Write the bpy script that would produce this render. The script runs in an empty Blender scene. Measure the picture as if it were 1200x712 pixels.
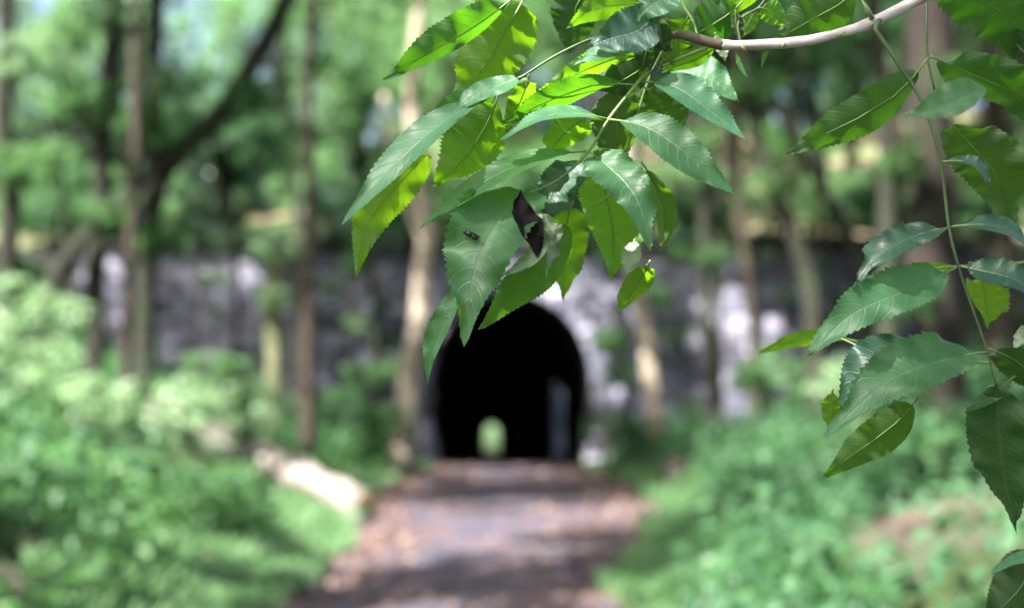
import bpy, math, random
import numpy as np
from mathutils import Vector, Matrix, noise as mnoise

SC = bpy.context.scene
COL = SC.collection
rnd = random.Random(11)
R = math.radians

# ------------------------------------------------------------------ camera, sky, sun, exposure
EYE = Vector((0.0, 0.0, 1.5))
FPX = 1200 * 50 / 36.0
PITCH = math.atan(100 / FPX)
FWD = Vector((0, math.cos(PITCH), math.sin(PITCH)))
UPV = Vector((0, -math.sin(PITCH), math.cos(PITCH)))
RGT = Vector((1, 0, 0))
FOCUS = 1.10
cam_data = bpy.data.cameras.new('camera')
cam = bpy.data.objects.new('camera', cam_data)
COL.objects.link(cam)
cam.location = EYE
cam.rotation_euler = (math.pi / 2 + PITCH, 0, 0)
cam_data.lens = 50
cam_data.sensor_width = 36
cam_data.clip_start = 0.02
cam_data.clip_end = 3000
cam_data.dof.use_dof = True
cam_data.dof.focus_distance = FOCUS
cam_data.dof.aperture_fstop = 3.3
SC.camera = cam

SUN_TO = Vector((-0.46, -0.44, 0.77)).normalized()      # direction towards the sun
sun_el = math.asin(SUN_TO.z)
sun_az = math.atan2(SUN_TO.x, SUN_TO.y)                 # clockwise from +Y
world = bpy.data.worlds.new('World')
SC.world = world
world.use_nodes = True
wn = world.node_tree.nodes
wl = world.node_tree.links
wn.clear()
w_out = wn.new('ShaderNodeOutputWorld')
w_bg = wn.new('ShaderNodeBackground')
w_sky = wn.new('ShaderNodeTexSky')
w_sky.sky_type = 'NISHITA'
w_sky.sun_disc = False
w_sky.sun_elevation = sun_el
w_sky.sun_rotation = sun_az
w_sky.air_density = 1.0
w_sky.dust_density = 5.0
w_sky.ozone_density = 1.0
w_bg.inputs['Strength'].default_value = 0.06
wl.new(w_sky.outputs[0], w_bg.inputs['Color'])
wl.new(w_bg.outputs[0], w_out.inputs['Surface'])
sun_l = bpy.data.lights.new('sun', 'SUN')
sun_l.energy = 5.0
sun_l.angle = R(0.53)
sun_l.color = (1.0, 0.96, 0.91)
sun_o = bpy.data.objects.new('sun', sun_l)
COL.objects.link(sun_o)
sun_o.rotation_euler = (-SUN_TO).to_track_quat('-Z', 'Y').to_euler()
sun_o.location = (0, 0, 40)

SC.view_settings.view_transform = 'Standard'
SC.view_settings.look = 'None'
SC.view_settings.gamma = 1
SC.view_settings.use_curve_mapping = False
SC.view_settings.exposure = 2.75
SC.render.engine = 'CYCLES'
cy = SC.cycles
cy.use_denoising = True
cy.max_bounces = 7
cy.diffuse_bounces = 4
cy.glossy_bounces = 2
cy.transmission_bounces = 5
cy.transparent_max_bounces = 8
cy.sample_clamp_indirect = 6
cy.caustics_reflective = False
cy.caustics_refractive = False


def at(px, py, Y):
    """point seen at photo pixel (px, py) standing Y metres in front (world Y)"""
    d = FWD + RGT * ((px - 600) / FPX) + UPV * ((356 - py) / FPX)
    return EYE + d * (Y / d.y)


def atd(px, py, depth):
    return EYE + (FWD + RGT * ((px - 600) / FPX) + UPV * ((356 - py) / FPX)) * depth


# ------------------------------------------------------------------ mesh helpers
def mesh_from(name, verts, faces, smooth=True):
    me = bpy.data.meshes.new(name)
    me.from_pydata([tuple(v) for v in verts], [], faces)
    if smooth and len(me.polygons):
        me.polygons.foreach_set('use_smooth', [True] * len(me.polygons))
    me.update()
    return me


def link(name, data, mat=None, parent=None, loc=None):
    o = bpy.data.objects.new(name, data)
    COL.objects.link(o)
    if mat is not None and data is not None and not data.materials:
        data.materials.append(mat)
    if parent is not None:
        o.parent = parent
    if loc is not None:
        o.location = loc
    return o


def tag(o, label=None, cat=None, group=None, kind=None):
    if label:
        o['label'] = label
    if cat:
        o['category'] = cat
    if group:
        o['group'] = group
    if kind:
        o['kind'] = kind
    return o


def thing(name, loc, label, cat, group=None):
    return tag(link(name, None, loc=loc), label, cat, group)


class MB:
    def __init__(s):
        s.v = []
        s.f = []

    def tube(s, pts, radii, n=8, bump=0.0, seed=0, cap=True):
        pts = [Vector(p) for p in pts]
        base = len(s.v)
        up = Vector((0.13, 0.31, 0.94))
        prev = None
        for i, p in enumerate(pts):
            a = pts[max(i - 1, 0)]
            b = pts[min(i + 1, len(pts) - 1)]
            t = (b - a).normalized()
            if prev is None:
                x = t.cross(up)
                if x.length < 1e-3:
                    x = t.cross(Vector((1, 0, 0)))
            else:
                x = prev - t * prev.dot(t)
            x.normalize()
            prev = x
            y = t.cross(x)
            for k in range(n):
                an = 2 * math.pi * k / n
                r = radii[i]
                if bump:
                    q = Vector((math.cos(an) * 1.7, math.sin(an) * 1.7, i * 0.45 + seed * 3.1))
                    r *= 1 + bump * mnoise.noise(q)
                s.v.append(p + x * (math.cos(an) * r) + y * (math.sin(an) * r))
        for i in range(len(pts) - 1):
            for k in range(n):
                k2 = (k + 1) % n
                s.f.append((base + i * n + k, base + i * n + k2, base + (i + 1) * n + k2, base + (i + 1) * n + k))
        if cap:
            s.f.append(tuple(base + k for k in reversed(range(n))))
            e = base + (len(pts) - 1) * n
            s.f.append(tuple(e + k for k in range(n)))

    def box(s, lo, hi, jit=0.0):
        b = len(s.v)
        for z in (lo[2], hi[2]):
            for x, y in ((lo[0], lo[1]), (hi[0], lo[1]), (hi[0], hi[1]), (lo[0], hi[1])):
                s.v.append(Vector((x + rnd.uniform(-jit, jit), y + rnd.uniform(-jit, jit), z + rnd.uniform(-jit, jit))))
        for f in ((3, 2, 1, 0), (4, 5, 6, 7), (0, 1, 5, 4), (1, 2, 6, 5), (2, 3, 7, 6), (3, 0, 4, 7)):
            s.f.append(tuple(b + i for i in f))

    def blob(s, c, r, n=10, m=7, rough=0.0, seed=0):
        b = len(s.v)
        c = Vector(c)
        r = Vector(r)
        s.v.append(c + Vector((0, 0, r.z)))
        for i in range(1, m):
            th = math.pi * i / m
            for k in range(n):
                ph = 2 * math.pi * k / n
                d = Vector((math.sin(th) * math.cos(ph), math.sin(th) * math.sin(ph), math.cos(th)))
                q = 1 + rough * mnoise.noise(d * 2.0 + Vector((seed, 0, 0)))
                s.v.append(c + Vector((d.x * r.x, d.y * r.y, d.z * r.z)) * q)
        s.v.append(c - Vector((0, 0, r.z)))
        e = len(s.v) - 1
        for k in range(n):
            k2 = (k + 1) % n
            s.f.append((b, b + 1 + k, b + 1 + k2))
            for i in range(m - 2):
                s.f.append((b + 1 + i * n + k, b + 1 + (i + 1) * n + k, b + 1 + (i + 1) * n + k2, b + 1 + i * n + k2))
            s.f.append((b + 1 + (m - 2) * n + k, e, b + 1 + (m - 2) * n + k2))

    def build(s, name, mat, parent=None, smooth=True, origin=None):
        if origin is not None:
            vv = [v - origin for v in s.v]
        else:
            vv = s.v
        return link(name, mesh_from(name, vv, s.f, smooth), mat, parent)


def spline(pts, n):
    """Catmull-Rom through points given as tuples, n samples per span"""
    P = [np.array(p, float) for p in pts]
    P = [2 * P[0] - P[1]] + P + [2 * P[-1] - P[-2]]
    out = []
    for i in range(1, len(P) - 2):
        for k in range(n):
            t = k / n
            a, b, c, d = P[i - 1], P[i], P[i + 1], P[i + 2]
            out.append(0.5 * (2 * b + (c - a) * t + (2 * a - 5 * b + 4 * c - d) * t * t + (3 * b - a - 3 * c + d) * t ** 3))
    out.append(P[-2])
    return out


# ------------------------------------------------------------------ materials
def nodes_of(name):
    m = bpy.data.materials.new(name)
    m.use_nodes = True
    nt = m.node_tree
    nt.nodes.clear()
    out = nt.nodes.new('ShaderNodeOutputMaterial')
    return m, nt, out


def ramp(nt, stops, src=None):
    r = nt.nodes.new('ShaderNodeValToRGB')
    e = r.color_ramp.elements
    while len(e) < len(stops):
        e.new(0.5)
    for i, (p, c) in enumerate(stops):
        e[i].position = p
        e[i].color = (*c, 1) if len(c) == 3 else c
    if src is not None:
        nt.links.new(src, r.inputs[0])
    return r


def noise_node(nt, scale, detail=5, rough=0.6, coord='Object', dist=0.0):
    tc = nt.nodes.new('ShaderNodeTexCoord')
    n = nt.nodes.new('ShaderNodeTexNoise')
    n.inputs['Scale'].default_value = scale
    n.inputs['Detail'].default_value = detail
    n.inputs['Roughness'].default_value = rough
    n.inputs['Distortion'].default_value = dist
    nt.links.new(tc.outputs[coord], n.inputs['Vector'])
    return n


def rough_mat(name, stops, scale, bump=0.4, bscale=None, rough=0.9, extra=None, dist=0.02, spec=0.3):
    """noise-mottled matt surface; extra = (colour, scale, lo, hi) overlays patches (moss, lichen, litter)"""
    m, nt, out = nodes_of(name)
    b = nt.nodes.new('ShaderNodeBsdfPrincipled')
    b.inputs['Roughness'].default_value = rough
    b.inputs['Specular IOR Level'].default_value = spec
    n1 = noise_node(nt, scale)
    col = ramp(nt, stops, n1.outputs['Fac']).outputs['Color']
    for ex in (extra or []):
        c, sc_, lo, hi = ex
        n2 = noise_node(nt, sc_, 4, 0.65)
        mk = ramp(nt, [(lo, (0, 0, 0)), (hi, (1, 1, 1))], n2.outputs['Fac'])
        mx = nt.nodes.new('ShaderNodeMixRGB')
        nt.links.new(mk.outputs['Color'], mx.inputs[0])
        nt.links.new(col, mx.inputs[1])
        mx.inputs[2].default_value = (*c, 1)
        col = mx.outputs[0]
    nt.links.new(col, b.inputs['Base Color'])
    bn = nt.nodes.new('ShaderNodeBump')
    bn.inputs['Strength'].default_value = bump
    bn.inputs['Distance'].default_value = dist
    n3 = noise_node(nt, bscale or scale * 3, 6, 0.7)
    nt.links.new(n3.outputs['Fac'], bn.inputs['Height'])
    nt.links.new(bn.outputs[0], b.inputs['Normal'])
    nt.links.new(b.outputs[0], out.inputs['Surface'])
    return m


def foliage_mat(name, dark, light, trans, tfac=0.45, gloss=0.08, grough=0.45):
    m, nt, out = nodes_of(name)
    geo = nt.nodes.new('ShaderNodeNewGeometry')
    oi = nt.nodes.new('ShaderNodeObjectInfo')
    add = nt.nodes.new('ShaderNodeMath')
    add.operation = 'MULTIPLY_ADD'
    nt.links.new(oi.outputs['Random'], add.inputs[0])
    add.inputs[1].default_value = 0.35
    mul = nt.nodes.new('ShaderNodeMath')
    mul.operation = 'MULTIPLY'
    mul.inputs[1].default_value = 0.65
    nt.links.new(geo.outputs['Random Per Island'], mul.inputs[0])
    nt.links.new(mul.outputs[0], add.inputs[2])
    c1 = ramp(nt, [(0, dark), (1, light)], add.outputs[0])
    d = nt.nodes.new('ShaderNodeBsdfDiffuse')
    nt.links.new(c1.outputs[0], d.inputs['Color'])
    t = nt.nodes.new('ShaderNodeBsdfTranslucent')
    mt = nt.nodes.new('ShaderNodeMixRGB')
    mt.inputs[0].default_value = 0.6
    nt.links.new(c1.outputs[0], mt.inputs[1])
    mt.inputs[2].default_value = (*trans, 1)
    nt.links.new(mt.outputs[0], t.inputs['Color'])
    mx = nt.nodes.new('ShaderNodeMixShader')
    mx.inputs[0].default_value = tfac
    nt.links.new(d.outputs[0], mx.inputs[1])
    nt.links.new(t.outputs[0], mx.inputs[2])
    g = nt.nodes.new('ShaderNodeBsdfGlossy')
    g.inputs['Roughness'].default_value = grough
    mx2 = nt.nodes.new('ShaderNodeMixShader')
    mx2.inputs[0].default_value = gloss
    nt.links.new(mx.outputs[0], mx2.inputs[1])
    nt.links.new(g.outputs[0], mx2.inputs[2])
    nt.links.new(mx2.outputs[0], out.inputs['Surface'])
    return m


def leaflet_mat(name, top, under, trans, vein_top, tfac=0.42, rough=0.48):
    """two-sided broad leaf: darker glossy face, pale matt underside, midrib and side veins along UV"""
    m, nt, out = nodes_of(name)
    L = nt.links.new
    N = nt.nodes.new

    def math_(op, a, b=None, c=None):
        q = N('ShaderNodeMath')
        q.operation = op
        for i, v in enumerate((a, b, c)):
            if v is None:
                continue
            if isinstance(v, (int, float)):
                q.inputs[i].default_value = v
            else:
                L(v, q.inputs[i])
        return q.outputs[0]
    uv = N('ShaderNodeUVMap')
    sep = N('ShaderNodeSeparateXYZ')
    L(uv.outputs[0], sep.inputs[0])
    t = sep.outputs[0]
    u = math_('ABSOLUTE', sep.outputs[1])
    # side veins: sweep forward from the midrib
    nz = noise_node(nt, 60, 2, 0.5)
    ph = math_('SUBTRACT', t, math_('MULTIPLY', math_('POWER', u, 1.25), 0.16))
    ph = math_('ADD', ph, math_('MULTIPLY', math_('SUBTRACT', nz.outputs['Fac'], 0.5), 0.012))
    fr = math_('FRACT', math_('MULTIPLY', ph, 11.0))
    dv = math_('ABSOLUTE', math_('SUBTRACT', fr, 0.5))
    side = math_('SUBTRACT', 1.0, math_('SMOOTHSTEP' if False else 'MULTIPLY', dv, 11.0))
    side = math_('MAXIMUM', side, 0.0)
    mid = math_('MAXIMUM', math_('SUBTRACT', 1.0, math_('MULTIPLY', u, 16.0)), 0.0)
    vein = math_('MAXIMUM', math_('MULTIPLY', side, 0.6), mid)
    # fine net between veins
    vo = N('ShaderNodeTexVoronoi')
    vo.feature = 'DISTANCE_TO_EDGE'
    vo.inputs['Scale'].default_value = 420
    tc = N('ShaderNodeTexCoord')
    L(tc.outputs['Object'], vo.inputs['Vector'])
    net = math_('MAXIMUM', math_('SUBTRACT', 1.0, math_('MULTIPLY', vo.outputs['Distance'], 7.0)), 0.0)
    mott = noise_node(nt, 38, 4, 0.6)
    geo = N('ShaderNodeNewGeometry')
    oi = N('ShaderNodeObjectInfo')

    def shade(c, k):
        return tuple(min(1, x * k) for x in c)
    rtop = ramp(nt, [(0.25, shade(top, 0.72)), (0.75, shade(top, 1.3))], mott.outputs['Fac'])
    run = ramp(nt, [(0.25, shade(under, 0.85)), (0.75, shade(under, 1.15))], mott.outputs['Fac'])
    mixs = N('ShaderNodeMixRGB')
    L(geo.outputs['Backfacing'], mixs.inputs[0])
    L(rtop.outputs[0], mixs.inputs[1])
    L(run.outputs[0], mixs.inputs[2])
    mixv = N('ShaderNodeMixRGB')
    L(math_('MULTIPLY', vein, 0.5), mixv.inputs[0])
    L(mixs.outputs[0], mixv.inputs[1])
    mixv.inputs[2].default_value = (*vein_top, 1)
    fl = noise_node(nt, 95, 3, 0.55)
    flm = ramp(nt, [(0.69, (0, 0, 0)), (0.74, (1, 1, 1))], fl.outputs['Fac'])
    mixf = N('ShaderNodeMixRGB')
    L(math_('MULTIPLY', flm.outputs[0], 0.75), mixf.inputs[0])
    L(mixv.outputs[0], mixf.inputs[1])
    mixf.inputs[2].default_value = (0.07, 0.05, 0.02, 1)
    mixv = mixf
    hs = N('ShaderNodeHueSaturation')
    L(math_('ADD', math_('MULTIPLY', oi.outputs['Random'], 0.03), 0.485), hs.inputs['Hue'])
    L(math_('ADD', math_('MULTIPLY', oi.outputs['Random'], 0.4), 0.8), hs.inputs['Value'])
    L(mixv.outputs[0], hs.inputs['Color'])
    b = N('ShaderNodeBsdfPrincipled')
    L(hs.outputs[0], b.inputs['Base Color'])
    L(math_('ADD', math_('MULTIPLY', geo.outputs['Backfacing'], 0.25), math_('ADD', math_('MULTIPLY', mott.outputs['Fac'], 0.16), rough - 0.08)), b.inputs['Roughness'])
    b.inputs['Specular IOR Level'].default_value = 0.6
    b.inputs['Sheen Weight'].default_value = 0.12
    b.inputs['Sheen Roughness'].default_value = 0.4
    b.inputs['Sheen Tint'].default_value = (0.85, 0.9, 1.0, 1)
    bn = N('ShaderNodeBump')
    bn.inputs['Strength'].default_value = 0.4
    bn.inputs['Distance'].default_value = 0.0011
    h = math_('SUBTRACT', math_('MULTIPLY', net, -0.08), math_('MULTIPLY', vein, 1.0))
    L(h, bn.inputs['Height'])
    L(bn.outputs[0], b.inputs['Normal'])
    tr = N('ShaderNodeBsdfTranslucent')
    rt = ramp(nt, [(0.0, trans), (1.0, shade(trans, 0.42))], vein)
    hs2 = N('ShaderNodeHueSaturation')
    L(math_('ADD', math_('MULTIPLY', oi.outputs['Random'], 0.03), 0.485), hs2.inputs['Hue'])
    L(rt.outputs[0], hs2.inputs['Color'])
    L(hs2.outputs[0], tr.inputs['Color'])
    mx = N('ShaderNodeMixShader')
    mx.inputs[0].default_value = tfac
    L(b.outputs[0], mx.inputs[1])
    L(tr.outputs[0], mx.inputs[2])
    L(mx.outputs[0], out.inputs['Surface'])
    return m


def plain_mat(name, c, rough=0.6, var=0.25, scale=60, bump=0.2, spec=0.4):
    return rough_mat(name, [(0.3, tuple(x * (1 - var) for x in c)), (0.7, tuple(min(1, x * (1 + var)) for x in c))],
                     scale, bump, rough=rough, dist=0.002, spec=spec)


M_ground = rough_mat('soil and leaf litter', [(0.3, (0.026, 0.018, 0.014)), (0.55, (0.06, 0.042, 0.033)), (0.75, (0.115, 0.082, 0.066))], 2.2, 0.8, 9,
                     extra=[((0.03, 0.062, 0.022), 0.55, 0.42, 0.6)], dist=0.05)
M_hill = rough_mat('hillside leaf litter', [(0.3, (0.09, 0.062, 0.042)), (0.6, (0.2, 0.14, 0.1)), (0.8, (0.34, 0.25, 0.19))], 0.8, 0.8, 6,
                   extra=[((0.06, 0.11, 0.032), 0.35, 0.46, 0.6)], dist=0.05)
M_path = rough_mat('trodden path', [(0.3, (0.027, 0.024, 0.036)), (0.55, (0.05, 0.044, 0.062)), (0.78, (0.085, 0.075, 0.097))], 1.6, 0.6, 14,
                   extra=[((0.085, 0.052, 0.052), 0.9, 0.5, 0.62), ((0.04, 0.032, 0.032), 7, 0.58, 0.68)], dist=0.02)
M_stone = None
M_mortar = rough_mat('old mortar', [(0.3, (0.04, 0.038, 0.042)), (0.7, (0.09, 0.085, 0.09))], 6, 0.6, dist=0.02)
M_lining = rough_mat('tunnel dark brick lining', [(0.3, (0.006, 0.006, 0.007)), (0.7, (0.014, 0.013, 0.013))], 5, 0.4)  # near-black base puts the darkness of the unlit bore into the colour
M_bark_dark = rough_mat('dark mossy bark', [(0.3, (0.011, 0.01, 0.008)), (0.6, (0.025, 0.022, 0.017)), (0.8, (0.048, 0.042, 0.033))], 7, 1.0, 22,
                        extra=[((0.022, 0.034, 0.014), 1.6, 0.46, 0.62)], dist=0.03)
M_bark_brown = rough_mat('brown bark', [(0.3, (0.02, 0.015, 0.011)), (0.6, (0.048, 0.036, 0.027)), (0.8, (0.085, 0.066, 0.05))], 7, 1.0, 22,
                         extra=[((0.06, 0.08, 0.03), 1.2, 0.55, 0.7)], dist=0.03)
M_bark_broad = rough_mat('deep brown ridged bark', [(0.3, (0.01, 0.007, 0.006)), (0.6, (0.024, 0.017, 0.014)), (0.8, (0.045, 0.034, 0.028))], 6, 1.0, 18,
                         extra=[((0.03, 0.04, 0.018), 1.2, 0.52, 0.66)], dist=0.05)
M_bark_pale = rough_mat('pale smooth bark', [(0.3, (0.18, 0.15, 0.115)), (0.6, (0.32, 0.27, 0.21)), (0.8, (0.45, 0.39, 0.31))], 4, 0.6, 20,
                        extra=[((0.16, 0.19, 0.07), 1.3, 0.56, 0.7)], dist=0.02)
M_bark_moss = rough_mat('moss covered bark', [(0.3, (0.06, 0.07, 0.03)), (0.6, (0.13, 0.14, 0.07)), (0.8, (0.23, 0.225, 0.13))], 5, 1.0, 30,
                        extra=[((0.3, 0.26, 0.18), 1.5, 0.56, 0.66)], dist=0.03)
M_log = rough_mat('bare barkless wood', [(0.3, (0.12, 0.1, 0.085)), (0.6, (0.23, 0.205, 0.185)), (0.8, (0.34, 0.31, 0.285))], 5, 0.8, 25, extra=[((0.09, 0.08, 0.05), 3.0, 0.56, 0.64)])
M_cutend = rough_mat('orange sawn wood', [(0.3, (0.075, 0.038, 0.018)), (0.7, (0.14, 0.075, 0.035))], 14, 0.4)
M_moss = rough_mat('thick moss', [(0.3, (0.012, 0.02, 0.006)), (0.55, (0.04, 0.058, 0.014)), (0.8, (0.1, 0.12, 0.03))], 9, 1.2, 45, dist=0.03)
M_stump = rough_mat('rotten black wood', [(0.3, (0.01, 0.009, 0.008)), (0.7, (0.035, 0.03, 0.026))], 9, 1.0)
M_board = rough_mat('weathered blue grey boards', [(0.3, (0.015, 0.02, 0.032)), (0.7, (0.035, 0.045, 0.066))], 6, 0.4)
M_rock = rough_mat('grey brown rock', [(0.3, (0.12, 0.11, 0.11)), (0.7, (0.3, 0.27, 0.26))], 5, 0.8)
M_deadleaf = foliage_mat('fallen dry leaves', (0.06, 0.034, 0.024), (0.24, 0.16, 0.12), (0.3, 0.15, 0.06), 0.15, 0.03)

F_light = foliage_mat('light green tree leaves', (0.048, 0.112, 0.05), (0.14, 0.235, 0.11), (0.22, 0.46, 0.14), 0.5, 0.035)
F_mid = foliage_mat('mid green tree leaves', (0.02, 0.062, 0.032), (0.065, 0.145, 0.066), (0.11, 0.3, 0.08), 0.45, 0.035)
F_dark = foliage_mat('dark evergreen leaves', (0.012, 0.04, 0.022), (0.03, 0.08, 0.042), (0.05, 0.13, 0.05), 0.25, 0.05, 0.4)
F_under = foliage_mat('undergrowth leaves', (0.025, 0.08, 0.03), (0.105, 0.215, 0.075), (0.145, 0.37, 0.07), 0.42, 0.03, 0.55)
F_grass = foliage_mat('verge grass blades', (0.05, 0.125, 0.05), (0.15, 0.27, 0.11), (0.2, 0.45, 0.14), 0.4, 0.05)
F_fresh = foliage_mat('fresh sapling leaves', (0.12, 0.22, 0.1), (0.25, 0.36, 0.2), (0.36, 0.6, 0.26), 0.5, 0.06)

L_leaf = leaflet_mat('leaflet mature', (0.048, 0.15, 0.068), (0.05, 0.115, 0.025), (0.15, 0.40, 0.006), (0.2, 0.33, 0.15), 0.42)
L_young = leaflet_mat('leaflet young', (0.065, 0.18, 0.06), (0.07, 0.155, 0.03), (0.25, 0.56, 0.008), (0.26, 0.4, 0.16), 0.5, 0.42)
L_deep = leaflet_mat('leaflet deep green', (0.035, 0.11, 0.055), (0.035, 0.085, 0.02), (0.09, 0.27, 0.005), (0.15, 0.26, 0.12), 0.4, 0.4)
L_old = leaflet_mat('leaflet old dark', (0.022, 0.07, 0.044), (0.028, 0.065, 0.018), (0.06, 0.17, 0.005), (0.12, 0.2, 0.1), 0.38, 0.46)
L_pale = leaflet_mat('leaflet pale curled rim', (0.2, 0.27, 0.16), (0.22, 0.3, 0.18), (0.2, 0.34, 0.08), (0.34, 0.4, 0.26), 0.3, 0.5)
M_twig = rough_mat('pale twig bark', [(0.3, (0.3, 0.26, 0.24)), (0.55, (0.5, 0.46, 0.44)), (0.8, (0.62, 0.58, 0.56))], 60, 0.5, 200, 0.7,
                   extra=[((0.12, 0.1, 0.085), 38, 0.58, 0.66)], dist=0.001)
M_twigdark = rough_mat('dark twig bark', [(0.3, (0.06, 0.045, 0.03)), (0.7, (0.16, 0.13, 0.09))], 80, 0.5, 200, 0.7, dist=0.001)
M_stalk = rough_mat('green leaf stalk', [(0.3, (0.1, 0.16, 0.04)), (0.7, (0.2, 0.28, 0.09))], 70, 0.3, 200, 0.45, dist=0.0006, spec=0.5)
M_stalkdark = rough_mat('dark green leaf stalk', [(0.3, (0.028, 0.055, 0.018)), (0.7, (0.07, 0.11, 0.035))], 70, 0.3, 200, 0.5, dist=0.0006, spec=0.5)
M_dead = rough_mat('withered black brown leaf', [(0.3, (0.003, 0.002, 0.002)), (0.6, (0.007, 0.005, 0.005)), (0.85, (0.04, 0.028, 0.02))], 60, 0.8, 200, 0.8, dist=0.002, spec=0.2)
M_fly = plain_mat('dark insect shell', (0.012, 0.010, 0.009), 0.35, 0.3, 400)


def stone_mat():
    m, nt, out = nodes_of('weathered gritstone')
    b = nt.nodes.new('ShaderNodeBsdfPrincipled')
    b.inputs['Roughness'].default_value = 0.88
    oi = nt.nodes.new('ShaderNodeObjectInfo')
    base = ramp(nt, [(0.0, (0.055, 0.06, 0.09)), (0.35, (0.13, 0.135, 0.19)), (0.75, (0.24, 0.242, 0.315)), (1.0, (0.42, 0.41, 0.5))], oi.outputs['Random'])
    n1 = noise_node(nt, 5, 6, 0.65)
    m1 = nt.nodes.new('ShaderNodeMixRGB')
    m1.blend_type = 'MULTIPLY'
    m1.inputs[0].default_value = 0.8
    nt.links.new(base.outputs[0], m1.inputs[1])
    r1 = ramp(nt, [(0.3, (0.5, 0.5, 0.52)), (0.7, (1.25, 1.2, 1.2))], n1.outputs['Fac'])
    nt.links.new(r1.outputs[0], m1.inputs[2])
    n2 = noise_node(nt, 3.3, 5, 0.7)
    r2 = ramp(nt, [(0.56, (0, 0, 0)), (0.66, (1, 1, 1))], n2.outputs['Fac'])
    m2 = nt.nodes.new('ShaderNodeMixRGB')
    nt.links.new(r2.outputs[0], m2.inputs[0])
    nt.links.new(m1.outputs[0], m2.inputs[1])
    m2.inputs[2].default_value = (0.07, 0.085, 0.045, 1)
    nt.links.new(m2.outputs[0], b.inputs['Base Color'])
    bn = nt.nodes.new('ShaderNodeBump')
    bn.inputs['Strength'].default_value = 0.8
    bn.inputs['Distance'].default_value = 0.02
    n3 = noise_node(nt, 14, 6, 0.7)
    nt.links.new(n3.outputs['Fac'], bn.inputs['Height'])
    nt.links.new(bn.outputs[0], b.inputs['Normal'])
    nt.links.new(b.outputs[0], out.inputs['Surface'])
    return m


M_stone = stone_mat()

# ------------------------------------------------------------------ terrain
WALL_Y = 28.0
WALL_TOP = 4.25


def smooth(a, b, x):
    t = min(1, max(0, (x - a) / (b - a)))
    return t * t * (3 - 2 * t)


def path_c(y):
    yy = max(y, -6)
    return -0.05 - 0.42 * max(0, (18 - yy) / 8.5) ** 2 * (1 if yy > 6 else 1)


def half_w(y):
    return 1.22 + 0.75 * smooth(10, 19, y) - 0.45 * smooth(22, 27, y)


def ground_h(x, y):
    c = path_c(y) if y > 3 else path_c(3)
    d = x - c
    if d < 0:
        e = max(0, -d - half_w(y) - 0.2)
        h = 0.34 * e + 0.06 * smooth(0, 0.5, e)
        h = min(h, 2.2 + 0.1 * e) if e > 5 else h
    else:
        e = max(0, d - half_w(y) - 0.15)
        h = 0.27 * e + 0.05 * smooth(0, 0.5, e)
        h = min(h, 1.7 + 0.1 * e) if e > 5 else h
    h = min(h, 8)
    amp = smooth(0, 2.5, e)
    h += amp * (0.28 * mnoise.noise(Vector((x * 0.35, y * 0.35, 0.3))) + 0.1 * mnoise.noise(Vector((x * 1.1, y * 1.1, 4))))
    h += 0.025 * mnoise.noise(Vector((x * 0.9, y * 0.9, 9)))
    k = smooth(7.6, 10.0, abs(x)) * smooth(22, 28, y)
    h = h * (1 - k) + max(h, WALL_TOP) * k
    return h


def hill_h(x, y):
    s = y - WALL_Y
    h = WALL_TOP - 0.05 + 0.27 * min(s, 26) - 0.0 * s
    h += 0.7 * mnoise.noise(Vector((x * 0.12, y * 0.12, 2))) * smooth(1, 6, s)
    if x < 0:
        h -= 0.10 * min(-x, 16) * smooth(3, 20, s)
    else:
        h += 0.05 * min(x, 20) * smooth(3, 20, s)
    top = 1.25 + 0.06 * min(max(0, abs(x + 1.4) - 6), 60)
    f = smooth(56, 94, y)
    return h * (1 - f) + top * f


def axis(lims):
    out = [lims[0][0]]
    for a, b, st in lims:
        n = max(1, int(round((b - a) / st)))
        out += [a + (b - a) * (i + 1) / n for i in range(n)]
    return out


def sheet(name, xs, ys, fn, mat):
    v = [(x, y, fn(x, y)) for y in ys for x in xs]
    nx = len(xs)
    f = [(j * nx + i, j * nx + i + 1, (j + 1) * nx + i + 1, (j + 1) * nx + i) for j in range(len(ys) - 1) for i in range(nx - 1)]
    return tag(link(name, mesh_from(name, v, f), mat), kind='structure')


xs = axis([(-420, -60, 40), (-60, -16, 4), (-16, 16, 0.32), (16, 60, 4), (60, 420, 40)])
sheet('ground', xs, axis([(-420, -40, 40), (-40, -4, 2), (-4, 28.3, 0.32)]), ground_h, M_ground)
sheet('hillside', axis([(-420, -60, 40), (-60, -20, 4), (-20, 20, 0.8), (20, 60, 4), (60, 420, 40)]),
      axis([(28.45, 60, 0.8), (60, 94.7, 3)]), hill_h, M_hill)


def far_h(x, y):
    return -2.72 + 0.35 * min(max(0, abs(x + 1.4) - 2.5), 11) + 0.05 * max(0, min(y - 100, 120)) * smooth(0, 4, abs(x + 1.4) - 1)


sheet('far_ground', axis([(-420, -30, 30), (-30, 30, 1.5), (30, 420, 30)]), axis([(94.9, 125, 1.5), (125, 600, 40)]), far_h, M_ground)

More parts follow.
